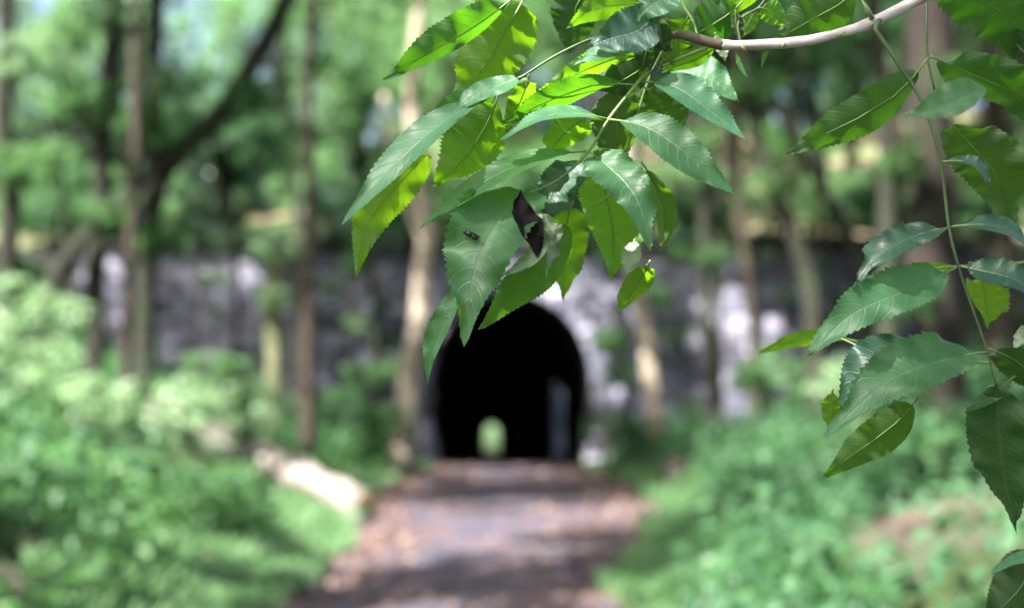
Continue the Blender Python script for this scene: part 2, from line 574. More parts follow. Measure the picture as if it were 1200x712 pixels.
# trodden path, 5 mm and more above the ground sheet
pv, pf = [], []
py_ys = axis([(-30, 2, 1), (2, 28.25, 0.25)])
NPX = 14
for y in py_ys:
    c = path_c(max(y, 3))
    wl_ = half_w(y) + 0.5 * mnoise.noise(Vector((1.7, y * 0.5, 0))) + 0.1 * mnoise.noise(Vector((9.7, y * 1.6, 0)))
    wr_ = half_w(y) + 0.5 * mnoise.noise(Vector((5.7, y * 0.5, 3))) + 0.1 * mnoise.noise(Vector((3.1, y * 1.6, 3)))
    for i in range(NPX + 1):
        u = i / NPX
        x = c - wl_ + (wl_ + wr_) * u
        crown = 0.02 * math.sin(math.pi * u)
        pv.append((x, y, ground_h(x, y) + 0.006 + crown + 0.012 * (mnoise.noise(Vector((x * 2.4, y * 2.4, 0))) + 0.5) * math.sin(math.pi * u)))
for j in range(len(py_ys) - 1):
    for i in range(NPX):
        a = j * (NPX + 1) + i
        pf.append((a, a + 1, a + NPX + 2, a + NPX + 1))
tag(link('path', mesh_from('path', pv, pf), M_path), kind='structure')

# ------------------------------------------------------------------ tunnel and stone wall
AR, ACX, SPRING = 1.58, 0.0, 1.55


RZ = 1.15


def arch_pts(r, spring, cx, z0=0.0, n=24):
    jam = [(r * (1 - 0.15 * (1 - k / 5) ** 2), z0 + (spring - z0) * k / 5) for k in range(5)]
    p = [(cx - x, z) for x, z in jam]
    for i in range(n + 1):
        a = math.pi - math.pi * i / n
        p.append((cx + r * math.cos(a), spring + r * RZ * math.sin(a)))
    return p + [(cx + x, z) for x, z in reversed(jam)]


tunnel = thing('tunnel', (ACX, WALL_Y + 0.3, 0), 'pitch black arched tunnel bore running through the hill', 'tunnel')
ap = arch_pts(AR, SPRING, 0.0)
tv, tf = [], []
NT = 24
for j in range(NT + 1):
    q = j / NT
    dy = 0.02 + q * 66.3
    for (x, z) in ap:
        tv.append((x - 1.32 * q, dy, z - 2.72 * q))
na = len(ap)
for j in range(NT):
    for i in range(na - 1):
        tf.append((j * na + i, (j + 1) * na + i, (j + 1) * na + i + 1, j * na + i + 1))
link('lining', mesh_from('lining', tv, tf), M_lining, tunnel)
fv, ff = [], []
for j in range(NT + 1):
    q = j / NT
    for x in (-1.5, -0.5, 0.5, 1.5):
        fv.append((x - 1.32 * q, -0.1 + q * 66.6, -2.72 * q + 0.012))
for j in range(NT):
    for i in range(3):
        ff.append((j * 4 + i, j * 4 + i + 1, (j + 1) * 4 + i + 1, (j + 1) * 4 + i))
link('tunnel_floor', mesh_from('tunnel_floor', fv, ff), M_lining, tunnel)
# far end wall with a smaller opening
outer = [(x - 1.32, z - 2.72) for x, z in ap]
sm = [(0.34 * x - 1.34, 0.58 * z - 2.72) for x, z in ap]
ev = [(x, 66.3, z) for x, z in outer] + [(x, 66.3, z) for x, z in sm] + [(x, 66.9, z) for x, z in sm]
ef = []
for i in range(na - 1):
    ef.append((i, i + 1, na + i + 1, na + i))
    ef.append((na + i, na + i + 1, 2 * na + i + 1, 2 * na + i))
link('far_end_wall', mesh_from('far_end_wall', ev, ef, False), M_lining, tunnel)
# outer face of the far end
mb = MB()
mb.box((-14, 66.62, -4), (-1.34 - 0.5, 67.2, 1.6))
mb.box((-1.34 + 0.5, 66.62, -4), (12, 67.2, 1.6))
mb.box((-1.34 - 0.5, 66.63, -2.72 + 1.9), (-1.34 + 0.5, 67.19, 1.59))
mb.build('far_portal', M_mortar, tunnel, False)

wall = thing('stone_wall', (0, WALL_Y, 0), 'long purple grey stone wall built around the tunnel mouth', 'wall')
# backing with arched opening
WX = 10.5
bp = arch_pts(AR + 0.02, SPRING, ACX)
topz = WALL_TOP - 0.02
mb = MB()
nb = len(bp)
NJ = 5
for yy in (0.0, 0.42):
    off = len(mb.v)
    mb.v += [Vector((x, yy, z - (0.3 if i in (0, nb - 1) else 0))) for i, (x, z) in enumerate(bp)]
    o2 = len(mb.v)
    for i, (x, z) in enumerate(bp):
        zz = z - (0.3 if i in (0, nb - 1) else 0)
        if i < NJ:
            mb.v.append(Vector((-WX, yy, zz)))
        elif i >= nb - NJ:
            mb.v.append(Vector((WX, yy, zz)))
        else:
            mb.v.append(Vector((x, yy, topz)))
    o3 = len(mb.v)
    mb.v += [Vector((-WX, yy, SPRING)), Vector((-WX, yy, topz)), Vector((WX, yy, SPRING)), Vector((WX, yy, topz))]
    fs = []
    for i in range(nb - 1):
        if i == NJ - 1:
            fs.append((off + i, off + i + 1, o3, o2 + i))
            fs.append((off + i + 1, o2 + i + 1, o3 + 1, o3))
        elif i == nb - NJ - 1:
            fs.append((off + i, off + i + 1, o2 + i + 1, o3 + 2))
            fs.append((off + i, o3 + 2, o3 + 3, o2 + i))
        else:
            fs.append((off + i, off + i + 1, o2 + i + 1, o2 + i))
    mb.f += fs
    if yy == 0:
        off0 = off
for i in range(nb - 1):
    mb.f.append((off0 + i, off + i, off + i + 1, off0 + i + 1))
mb.box((-WX, 0.004, topz - 0.05), (WX, 0.416, topz + 0.002))
mb.build('mortar_core', M_mortar, wall, False)


M_coping = rough_mat('dark coping stone with green patches', [(0.3, (0.022, 0.024, 0.022)), (0.6, (0.05, 0.052, 0.05)), (0.8, (0.1, 0.1, 0.1))], 5, 0.8, extra=[((0.025, 0.04, 0.015), 2.5, 0.48, 0.6)])  # darker than the wall stones, with greener patches


def stone_mesh(seed, mat=None):
    r = random.Random(seed)
    v, f = [], []
    # back ring, shoulder ring, front ring (front towards -Y)
    for (ins, y) in ((0.0, 0.5), (0.0, -0.28), (0.07, -0.5)):
        for (sx, sz) in ((-1, -1), (0, -1), (1, -1), (1, 0), (1, 1), (0, 1), (-1, 1), (-1, 0)):
            j = 0.025
            v.append((sx * (0.5 - ins * 0.7) + r.uniform(-j, j), y + r.uniform(-0.06, 0.06) * (y < 0), sz * (0.5 - ins) + r.uniform(-j, j) * 1.5))
    for k in range(2):
        for i in range(8):
            i2 = (i + 1) % 8
            f.append((k * 8 + i, k * 8 + i2, k * 8 + 8 + i2, k * 8 + 8 + i))
    v.append((r.uniform(-0.15, 0.15), -0.56 - r.uniform(0, 0.12), r.uniform(-0.15, 0.15)))
    for i in range(8):
        f.append((16 + i, 16 + (i + 1) % 8, 24))
    me = mesh_from('stone', v, f, False)
    me.materials.append(mat or M_stone)
    return me


stone_meshes = [stone_mesh(i) for i in range(9)]
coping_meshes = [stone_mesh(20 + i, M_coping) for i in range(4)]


def stone(name, cx, cz, w, h, d=0.16, parent=wall, rot=0, proud=None, cyy=None):
    o = link(name, rnd.choice(coping_meshes if name == 'coping_stone' else stone_meshes), None, parent)
    p = rnd.uniform(0.02, 0.06) if proud is None else proud
    o.location = (cx, (d / 2 - p) if cyy is None else cyy, cz)
    o.scale = (w, d, h)
    o.rotation_euler = (0, rot, 0)
    return o


z = -0.05
RO = AR + 0.42
row = 0
while z < topz - 0.12:
    h = rnd.uniform(0.29, 0.37)
    if z + h > topz - 0.1:
        h = topz - z
    zc = z + h / 2
    dz = max(0, zc - SPRING)
    half = RO * math.sqrt(max(0, 1 - (dz / (AR * RZ + 0.42)) ** 2)) if dz > 0 else AR + 0.04 - 0.15 * AR * (1 - max(0, zc) / SPRING) ** 2
    spans = [(-8.6, 8.4)] if half < 0.1 else [(-8.6, ACX - half), (ACX + half, 8.4)]
    for (a, b) in spans:
        x = a
        while x < b - 0.05:
            w = rnd.uniform(0.62, 1.15)
            if row == 0 or b - x - w < 0.35:
                w = min(w, b - x) if b - x - w > 0.35 or b - x < 1.3 else w
            if b - x - w < 0.35:
                w = b - x
            stone('stone', x + w / 2, zc, w - 0.025, h - 0.022)
            x += w
    z += h
    row += 1
for i in range(19):
    a = math.pi * (i + 0.5) / 19
    r = AR + 0.21
    nx_, nz_ = math.cos(a) / AR, math.sin(a) / (AR * RZ)
    stone('arch_stone', ACX + r * math.cos(a), SPRING + (AR * RZ + 0.21) * math.sin(a), 2 * r * 1.08 * math.sin(math.pi / 38) * 0.93, 0.4, 0.42,
          rot=math.atan2(nx_, nz_), proud=0.09)
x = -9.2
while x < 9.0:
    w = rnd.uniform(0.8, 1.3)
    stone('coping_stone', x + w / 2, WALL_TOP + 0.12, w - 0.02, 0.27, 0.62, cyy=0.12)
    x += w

# narrow boarded gate standing open against the right of the bore
gate = thing('boarded_gate', (0.93, WALL_Y + 0.55, 0.02), 'faint blue grey upright boards standing just inside the tunnel mouth, right side', 'gate')
for i in range(2):
    mb = MB()
    mb.box((-0.11 + i * 0.112, 0, 0), (-0.008 + i * 0.112, 0.03, 1.6 - 0.25 * i), 0.004)
    mb.build('plank', M_board, gate, False)
for zz in (0.35, 1.35):
    mb = MB()
    mb.box((-0.1, 0.031, zz), (0.1, 0.06, zz + 0.1), 0.003)
    mb.build('ledge', M_board, gate, False)
gate.rotation_euler = (0, 0, R(-14))


# ------------------------------------------------------------------ trees
def leaf_cloud(name, centres, per, rad, size, mat, seed, flat=0.75):
    g = np.random.default_rng(seed)
    V, F = [], []
    P, S = [], []
    for (c, k) in centres:
        n = int(per * k)
        d = g.normal(size=(n, 3))
        d /= np.linalg.norm(d, axis=1)[:, None] + 1e-9
        rr = rad * (k ** 0.4) * (0.25 + 0.75 * g.random(n) ** 0.6)
        q = d * rr[:, None]
        q[:, 2] *= flat
        P.append(np.array(c) + q)
    P = np.concatenate(P)
    n = len(P)
    s = size * (0.65 + 0.7 * g.random(n))
    yaw = g.random(n) * 2 * np.pi
    pit = g.normal(0.45, 0.45, n)
    rol = g.normal(0, 0.5, n)
    ax = np.stack([np.cos(yaw) * np.cos(pit), np.sin(yaw) * np.cos(pit), -np.sin(pit)], 1)
    sd = np.stack([-np.sin(yaw), np.cos(yaw), np.zeros(n)], 1)
    nn = np.cross(ax, sd)
    sd2 = sd * np.cos(rol)[:, None] + nn * np.sin(rol)[:, None]
    nn2 = np.cross(ax, sd2)
    a = P
    b = P + ax * (s * 0.45)[:, None] + sd2 * (s * 0.33)[:, None] + nn2 * (s * 0.08)[:, None]
    c = P + ax * s[:, None]
    d = P + ax * (s * 0.45)[:, None] - sd2 * (s * 0.33)[:, None] + nn2 * (s * 0.08)[:, None]
    V = np.stack([a, b, c, d], 1).reshape(-1, 3)
    me = bpy.data.meshes.new(name)
    me.vertices.add(4 * n)
    me.vertices.foreach_set('co', V.ravel())
    base = np.arange(n) * 4
    idx = np.stack([base, base + 1, base + 2, base, base + 2, base + 3], 1).ravel()
    me.loops.add(6 * n)
    me.loops.foreach_set('vertex_index', idx)
    me.polygons.add(2 * n)
    me.polygons.foreach_set('loop_start', np.arange(2 * n) * 3)
    me.polygons.foreach_set('loop_total', np.full(2 * n, 3))
    me.update(calc_edges=True)
    me.validate()
    if mat:
        me.materials.append(mat)
    return me


def crown_variant(seed, rx, rz, nclump, per, rad, size, mat, name='crown'):
    r = random.Random(seed)
    cs = []
    for i in range(nclump):
        while True:
            p = Vector((r.uniform(-1, 1), r.uniform(-1, 1), r.uniform(-1, 1)))
            if 0.25 < p.length < 1:
                break
        p = p * (0.6 + 0.4 * r.random())
        cs.append(((p.x * rx, p.y * rx, p.z * rz), r.uniform(0.45, 1.5)))
    lm = leaf_cloud(name, cs, per, rad, size, mat, seed)
    mb = MB()
    for (c, k) in cs[::2]:
        c = Vector(c)
        root = Vector((0, 0, -rz * r.uniform(0.5, 0.98)))
        m1 = root.lerp(c, 0.45) + Vector((r.uniform(-.2, .2), r.uniform(-.2, .2), r.uniform(0.1, .5))) * rx * 0.3
        w = 0.007 * rx * (0.6 + k * 0.5)
        m2 = m1.lerp(c, 0.55) + Vector((r.uniform(-.2, .2), r.uniform(-.2, .2), r.uniform(-.15, .25))) * rx * 0.22
        mb.tube([root, root.lerp(m1, 0.5) + Vector((0, 0, 0.06 * rx)), m1, m2, c], [w * 1.8, w * 1.3, w, w * 0.7, w * 0.3], 5, cap=False)
    bm_ = mesh_from('branches', mb.v, mb.f)
    return lm, bm_


CR = {
    'light': [crown_variant(100 + i, 3.3, 2.5, 62, 125, 0.48, 0.16, F_light) for i in range(3)],
    'mid': [crown_variant(200 + i, 3.3, 2.5, 62, 125, 0.48, 0.16, F_mid) for i in range(3)],
    'full': [crown_variant(700 + i, 3.3, 2.7, 84, 110, 0.6, 0.18, F_light) for i in range(3)],
    'dark': [crown_variant(300 + i, 2.6, 2.4, 54, 220, 0.55, 0.14, F_dark) for i in range(2)],
    'sparse': [crown_variant(400 + i, 3.0, 2.2, 36, 80, 0.45, 0.16, F_light) for i in range(2)],
    'bush': [crown_variant(500 + i, 0.95, 0.62, 46, 34, 0.17, 0.10, F_under) for i in range(3)],
    'fresh': [crown_variant(600 + i, 0.95, 0.7, 44, 34, 0.17, 0.10, F_fresh) for i in range(2)],
}
for kind in CR.values():
    for lm, bmesh_ in kind:
        bmesh_.materials.append(M_bark_dark)


def add_crown(t, base, c, kind, scale, zs=1.0, k=None):
    var = CR[kind]
    lm, bm_ = var[rnd.randrange(len(var))] if k is None else var[k % len(var)]
    rz = rnd.uniform(0, 6.28)
    for nm, me in (('branches', bm_), ('crown', lm)):
        o = link(nm, me, None, t)
        o.location = Vector(c) - base
        o.rotation_euler = (0, 0, rz)
        o.scale = (scale, scale, scale * zs)


def tree(name, label, cat, pts, r0, r1, bark, crowns=(), limbs=(), group=None, n=10, bump=0.25, flare=1.35):
    """pts: trunk line in world coordinates; crowns: (centre, kind, scale); limbs: (points, r0, r1)"""
    base = Vector(pts[0])
    t = thing(name, base, label, cat, group)
    sp = [Vector(p) for p in spline([tuple(p) for p in pts], 5)]
    m = len(sp)
    sd = rnd.random() * 50
    P, Rr = [], []
    for i, p in enumerate(sp):
        q = i / (m - 1)
        w = Vector((mnoise.noise(Vector((sd, q * 6, 0))), mnoise.noise(Vector((sd, q * 6, 7))), 0)) * r0 * 0.5 * min(1, q * 4)
        P.append(p - base + w)
        r = r0 + (r1 - r0) * q
        r *= 1 + (flare - 1) * max(0, 1 - q * 9)
        Rr.append(r)
    P[0] = P[0] - Vector((0, 0, 0.15))
    mb = MB()
    mb.tube(P, Rr, n, bump, sd)
    mb.build('trunk', bark, t)
    for (lp, a, b) in limbs:
        sp2 = [Vector(p) - base for p in spline([tuple(p) for p in lp], 5)]
        mb = MB()
        mb.tube(sp2, [a + (b - a) * i / (len(sp2) - 1) for i in range(len(sp2))], 8, 0.25, sd + 5)
        mb.build('limb', bark, t)
    for c in crowns:
        add_crown(t, base, *c)
    return t


def gp(px, Y, front=True):
    """ground point under pixel column px at distance Y"""
    x = (px - 600) / FPX * Y
    return Vector((x, Y, ground_h(x, Y) if front else hill_h(x, Y)))


# --- the trees in front of the wall that show as single trunks
b = gp(8, 15)
tree('woodland_tree', 'dark upright trunk cut by the left edge of the photo', 'tree',
     [b, at(10, 250, 15), at(6, 60, 15), (b.x - 0.1, 15, 9)], 0.13, 0.09, M_bark_dark, [(at(20, 190, 14.8), 'bush', 0.5), (at(30, 60, 14.8), 'fresh', 0.45), ((b.x - 0.6, 15, 10.2), 'mid', 1.0)])
b = gp(112, 17)
tree('woodland_tree', 'dark slim trunk just left of the forked tree', 'tree',
     [b, at(116, 260, 17), at(130, 60, 17), (b.x + 0.3, 17.2, 10)], 0.14, 0.1, M_bark_dark, [(at(100, 120, 16.7), 'bush', 0.55), (at(128, 250, 16.8), 'bush', 0.4), (at(140, 20, 16.7), 'fresh', 0.5), ((b.x + 0.2, 17.3, 11.2), 'sparse', 1.05)],
     limbs=[([gp(30, 16.6) + Vector((0, 0, 0.15)), at(70, 315, 16.7), at(150, 232, 16.9), at(178, 200, 17.2)], 0.11, 0.06)])
b = gp(170, 18)
tree('forked_tree', 'forked grey green tree with a thick dark limb arching up to the right', 'tree',
     [b, at(172, 300, 18), at(180, 190, 18), at(182, 0, 18), (b.x + 0.4, 18, 10)], 0.165, 0.11, M_bark_dark, [(at(200, 90, 17.6), 'fresh', 0.5), (at(168, 150, 17.6), 'bush', 0.55), (at(190, 280, 17.7), 'bush', 0.5), (at(300, 110, 17.5), 'bush', 0.5), ((b.x - 0.6, 18, 11.8), 'sparse', 1.1)],
     limbs=[([at(182, 215, 18), at(206, 182, 17.9), at(262, 128, 17.8), at(300, 68, 17.8), at(340, -10, 17.9), at(380, -120, 18)], 0.17, 0.11)])
b = gp(362, 21)
tree('young_tree', 'thin brownish trunk with a sunlit pale stretch, left of the tunnel', 'tree',
     [b, at(361, 380, 21), at(364, 250, 21), at(362, 120, 21), at(368, -60, 21), (b.x, 21, 10)], 0.105, 0.07, M_bark_brown, [((b.x, 21.2, 11), 'sparse', 1.0)])
b = gp(322, 22.5)
tree('mossy_pole', 'short pale mossy stem standing before the wall at left', 'tree',
     [b, at(321, 390, 22.5), at(323, 305, 22.5)], 0.17, 0.12, M_bark_moss, [(at(322, 285, 22.5), 'fresh', 0.62), (at(318, 350, 22.4), 'fresh', 0.4)])
b = gp(470, 24.2)
tree('pale_tree', 'pale sunlit curved trunk leaning beside the left of the tunnel mouth', 'tree',
     [b, at(480, 450, 24.2), at(490, 370, 24.2), at(503, 290, 24.2), at(492, 230, 24.2), at(486, 100, 24.2), at(494, -80, 24.4)], 0.22, 0.1, M_bark_pale,
     [((b.x + 0.5, 24.8, 12.2), 'sparse', 1.0)],
     limbs=[([at(507, 300, 24.2), at(488, 262, 24.1), at(462, 205, 24.0), at(450, 110, 24)], 0.12, 0.05)])
b = gp(148, 15.5)
tree('young_tree', 'slim pink brown sapling stem in the left undergrowth', 'tree',
     [b, at(148, 395, 15.5), at(155, 260, 15.5), at(160, 60, 15.6), (b.x, 15.6, 8)], 0.07, 0.045, M_bark_brown, [((b.x, 15.6, 9), 'sparse', 0.7)])
b = gp(772, 25.2)
tree('pale_tree', 'leaning pale greenish trunk right of the tunnel mouth', 'tree',
     [b, at(766, 450, 25.2), at(752, 370, 25.2), at(742, 300, 25.2), at(735, 150, 25.2), at(728, -60, 25.4)], 0.16, 0.09, M_bark_pale, [((b.x - 1, 25.6, 12), 'sparse', 1.0)])
b = gp(838, 23)
tree('young_tree', 'thin dark upright stem against the wall right of the leaning pale trunk', 'tree',
     [b, at(830, 380, 23), at(825, 250, 23), at(828, 100, 23), at(820, -60, 23)], 0.11, 0.07, M_bark_dark, [(at(835, 300, 22.8), 'bush', 0.4), (at(820, 170, 22.8), 'bush', 0.6), ((b.x, 23.2, 11.4), 'mid', 0.85)])
b = gp(886, 24.5)
tree('young_tree', 'slender stem with a pale patch between two dark leaning trunks', 'tree',
     [b, at(880, 350, 24.5), at(866, 240, 24.5), at(858, 90, 24.5), at(850, -60, 24.5)], 0.1, 0.07, M_bark_brown, [((b.x, 24.5, 12), 'light', 0.8)])
b = gp(958, 22)
tree('leaning_tree', 'dark trunk leaning left in front of the wall at right', 'tree',
     [b, at(950, 345, 22), at(918, 255, 22), at(888, 165, 22), at(868, 60, 22), at(850, -80, 22)], 0.15, 0.09, M_bark_dark, [(at(905, 215, 21.8), 'bush', 0.45), (at(880, 100, 21.8), 'bush', 0.6), ((b.x - 1.8, 22.4, 10.8), 'mid', 1.0)])
b = gp(1020, 23.5)
tree('leaning_tree', 'thin dark trunk leaning left behind the mid height right leaves', 'tree',
     [b, at(1006, 310, 23.5), at(965, 220, 23.5), at(925, 150, 23.6), at(880, 50, 23.8), at(850, -70, 24)], 0.12, 0.075, M_bark_dark, [((b.x - 2.4, 24, 11.5), 'light', 0.9)])
b = gp(1042, 20)
tree('woodland_tree', 'straight dark trunk left of the broad brown trunk', 'tree',
     [b, at(1040, 250, 20), at(1030, 100, 20), at(1022, -40, 20), (b.x - 0.2, 20, 9)], 0.15, 0.1, M_bark_dark, [((b.x, 20, 10.4), 'mid', 1.0)])
b = gp(1092, 18)
tree('broad_tree', 'broad brown trunk behind the hanging leaves at right', 'tree',
     [b, at(1094, 300, 18), at(1090, 120, 18), at(1092, -40, 18), (b.x - 0.2, 18, 11)], 0.34, 0.25, M_bark_broad, [(at(1060, 190, 17.5), 'bush', 0.5), (at(1125, 90, 17.5), 'bush', 0.5), (at(1070, 350, 17.5), 'bush', 0.5), ((b.x, 18, 12), 'light', 1.15), ((b.x - 2, 19, 10.5), 'mid', 0.85)])
b = gp(1172, 22)
tree('woodland_tree', 'pale brown trunk near the right edge behind the leaves', 'tree',
     [b, at(1172, 300, 22), at(1165, 100, 22), at(1160, -60, 22)], 0.2, 0.14, M_bark_brown, [((b.x, 22, 11), 'light', 1.0)])

# --- trees outside the frame that close the canopy overhead
OUT = [(-5.8, 5.2, 9.8, 'mid', 0.75), (-13.0, 20.5, 12.0, 'mid', 1.1), (5.4, 9.5, 9.8, 'light', 1.05),
       (6.6, 3.5, 10.0, 'mid', 1.05), (-4.9, -4.2, 10.0, 'light', 0.8), (4.6, -5.0, 10.4, 'light', 1.05), (-10.5, -1.5, 10.6, 'light', 1.0),
       (11.5, 14.5, 11, 'mid', 1.15), (9.8, 24, 11.8, 'light', 1.1), (-11, -8, 10.8, 'light', 1.2), (-3.7, 8.4, 9.4, 'mid', 0.8), (-18.0, 7.0, 10.5, 'sparse', 0.9)]
EX = {5.4: (4.6, 1.0, 0.9), 6.6: (7.2, 2.2, 1.05)}      # unseen boughs added across the path to shade the right bank
for i, (x, y, zc, kind, s_) in enumerate(OUT):
    g0 = Vector((x, y, ground_h(x, y)))
    zc = zc + g0.z * 0.4
    tree('canopy_tree', 'tall broadleaf tree outside the photo shading the path', 'tree',
         [g0, g0 + Vector((0.2, 0.1, 3)), (x + 0.1, y, zc - 2)], 0.22, 0.13, M_bark_dark,
         [((x, y, zc), kind, s_)] + ([((x - EX[x][0], y + EX[x][1], zc + 0.5), 'mid', EX[x][2])] if x in EX else []),
         limbs=[([(x + 0.1, y, zc - 3.4), (x - 2.2, y + 0.5, zc - 1.9), (x - EX[x][0] + 0.1, y + EX[x][1], zc - 1.4)], 0.1, 0.04)] if x in EX else (),
         group='trees outside the photo')

# --- trees and shrubs on the hill above the wall
MARKS = ((-9999, 90, 'above the left edge trunks'), (90, 290, 'above the forked tree'), (290, 430, 'above the thin brownish trunk'),
         (430, 560, 'above the pale curved trunk'), (560, 700, 'straight above the tunnel arch'), (700, 810, 'above the leaning pale trunk'),
         (810, 920, 'above the thin dark stems'), (920, 1050, 'above the dark leaning trunks'), (1050, 9999, 'behind the broad brown trunk'))
LOOK = {'light': 'light green', 'full': 'pale green', 'mid': 'mid green', 'dark': 'dark evergreen', 'sparse': 'thinly leaved'}


def mark(x, y):
    q = 600 + x / y * FPX
    return [z_[2] for z_ in MARKS if z_[0] <= q < z_[1]][0]


rh = random.Random(5)
HILL = []
for i in range(38):
    for _ in range(40):
        y = rh.uniform(31.5, 50)
        x = rh.uniform(-0.42, 0.42) * y
        if all((x - a) ** 2 + ((y - b_) * 0.7) ** 2 > 5.5 for a, b_ in HILL):
            HILL.append((x, y))
            break
for i, (x, y) in enumerate(HILL):
    g0 = Vector((x, y, hill_h(x, y)))
    px = 600 + x / y * FPX
    ht = rh.uniform(2.2, 6.8)
    kind = rh.choice(['light', 'light', 'mid', 'sparse', 'full'])
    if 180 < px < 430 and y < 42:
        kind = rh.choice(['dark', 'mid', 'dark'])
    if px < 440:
        ht = min(ht, 1.9) if rh.random() < 0.7 else ht
        kind = 'sparse' if ht > 1.9 else kind
    sc_ = rh.uniform(0.65, 1.05)
    lean = rh.uniform(-0.8, 0.8)
    if px < 440 and kind != 'sparse':
        lim = 1.5 + (456 - rh.uniform(40, 150)) / FPX * y - g0.z - 0.8 - 2.2 * sc_
        while lim < 0.9 and sc_ > 0.4:
            sc_ -= 0.1
            lim += 0.22
        ht = max(0.8, min(ht, lim))
    lb = LOOK[kind] + ' hillside tree beyond the wall, ' + mark(x, y)
    tree('hillside_tree', lb, 'tree',
         [g0, g0 + Vector((lean * 0.3, 0, ht * 0.5)), g0 + Vector((lean, 0, ht))], rh.uniform(0.1, 0.2), 0.07,
         rh.choice([M_bark_dark, M_bark_brown, M_bark_dark]), [(g0 + Vector((lean, 0, ht + 0.8)), kind, sc_, rh.uniform(0.8, 1.1))],
         group=lb)
# tall trees along the top of the hill
for i in range(26):
    y = 52 + (i % 3) * 8 + rh.uniform(-2, 2)
    x = (-0.42 + 0.84 * (i + 0.5) / 26) * y + rh.uniform(-1, 1)
    px = 600 + x / y * FPX
    g0 = Vector((x, y, hill_h(x, y)))
    ht = rh.uniform(3.0, 6.5) + (2.0 if px > 430 else -3.0)
    lb = 'tall pale far tree on the hilltop, ' + mark(x, y)
    cr = [(g0 + Vector((0, 0, ht)), 'full' if px > 430 else 'light', rh.uniform(1.2, 1.5))]
    if px > 420:
        cr.append((g0 + Vector((rh.uniform(-1, 1), 0.5, ht + 5)), 'full', rh.uniform(1.0, 1.4)))
    if px < 430 and i % 3 != 0:
        continue
    if px < 430:
        cr = [(g0 + Vector((0, 0, 1.8)), 'light', 0.8)]
        ht = 0.6
    tree('hilltop_tree', lb, 'tree', [g0, g0 + Vector((0.2, 0, ht * 0.5)), g0 + Vector((0, 0, ht + 2.5))], 0.25, 0.1, M_bark_brown, cr, group=lb)
# slim understorey trees with leafy boughs low over the banks
for (px, py, Y, kind, s_, lb) in ((60, 120, 23, 'sparse', 0.7, 'thinly leaved understorey tree between the left edge trunk and the slim dark trunk'),
                                  (260, 150, 25.5, 'mid', 0.6, 'leafy understorey tree under the arching dark limb'),
                                  (130, 30, 21, 'sparse', 0.6, 'thinly leaved understorey tree high behind the slim dark trunk'),
                                  (420, 120, 26.5, 'light', 0.6, 'leafy understorey tree left of the pale curved trunk'),
                                  (330, 30, 24, 'sparse', 0.7, 'thinly leaved understorey tree by the top of the arching limb'),
                                  (820, 60, 26, 'light', 0.6, 'leafy understorey tree above the leaning pale trunk'),
                                  (950, 60, 26.5, 'sparse', 0.75, 'thinly leaved understorey tree among the leaning dark trunks'),
                                  (1160, 120, 25, 'light', 0.6, 'leafy understorey tree near the right edge behind the leaves')):
    c = at(px, py, Y)
    g0 = Vector((c.x + 0.3, Y, ground_h(c.x + 0.3, Y)))
    tree('understorey_tree', lb, 'tree', [g0, g0.lerp(c, 0.5) + Vector((0.15, 0, 0)), c], 0.07, 0.035, M_bark_dark, [(c, kind, s_)])
SHR = []
for i in range(33):
    y = 29.3 + (i % 3) * 1.9 + rh.uniform(-0.4, 0.9)
    x = (-9.6 + (i // 3) * 1.95 + rh.uniform(-0.7, 0.7)) * y / 29
    SHR.append((x, y))
for (x, y) in SHR:
    g0 = Vector((x, y, hill_h(x, y)))
    px = 600 + x / y * FPX
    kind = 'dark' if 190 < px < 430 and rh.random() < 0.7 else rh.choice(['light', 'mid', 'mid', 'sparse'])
    s_ = rh.uniform(0.38, 0.62)
    if px > 800:
        s_ *= 0.75
    lb = LOOK[kind] + ' shrub along the wall top, ' + mark(x, y)
    t = thing('hillside_shrub', g0, lb, 'shrub', lb)
    add_crown(t, g0, g0 + Vector((0, 0, s_ * 1.6)), kind, s_, 0.9)

IVY = ((150, 'left of the forked tree'), (235, 'right of the forked tree'), (300, 'left of the thin brownish trunk'), (400, 'right of the thin brownish trunk'),
       (455, 'left of the pale curved trunk'), (700, 'right of the tunnel arch'), (800, 'right of the leaning pale trunk'), (905, 'between the thin stem and leaning trunk'), (985, 'left of the straight dark trunk'))
for i, (px, w_) in enumerate(IVY):
    g0 = Vector(((px - 600) / FPX * 28, 27.95, WALL_TOP + 0.25))
    t = thing('ivy_clump', g0, 'dark ivy clump spilling over the wall coping, ' + w_, 'ivy')
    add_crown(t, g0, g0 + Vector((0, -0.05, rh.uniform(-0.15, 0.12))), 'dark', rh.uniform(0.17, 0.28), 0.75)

# bushes beyond the far end of the tunnel
for i, (x, y, s_) in enumerate(((-2.4, 100, 1.5), (-0.9, 102, 1.7), (-3.6, 104, 2.2), (0.6, 105, 2.2), (-1.6, 108, 2.6))):
    g0 = Vector((x, y, far_h(x, y)))
    t = thing('far_bush', g0, 'bright green bush seen through the far end of the tunnel', 'bush', 'bushes beyond the tunnel')
    add_crown(t, g0, g0 + Vector((0, 0, s_ * 0.62)), 'fresh', s_)


# --- bushes on the banks
def bush(px, py, Y, s_, kind, label, zs=1.0):
    p = at(px, py, Y)
    g0 = Vector((p.x, Y, ground_h(p.x, Y)))
    t = thing('bank_bush', g0, label, 'bush')
    add_crown(t, g0, Vector((p.x, Y, max(p.z, g0.z + 0.3 * s_))), kind, s_, zs)
    return t


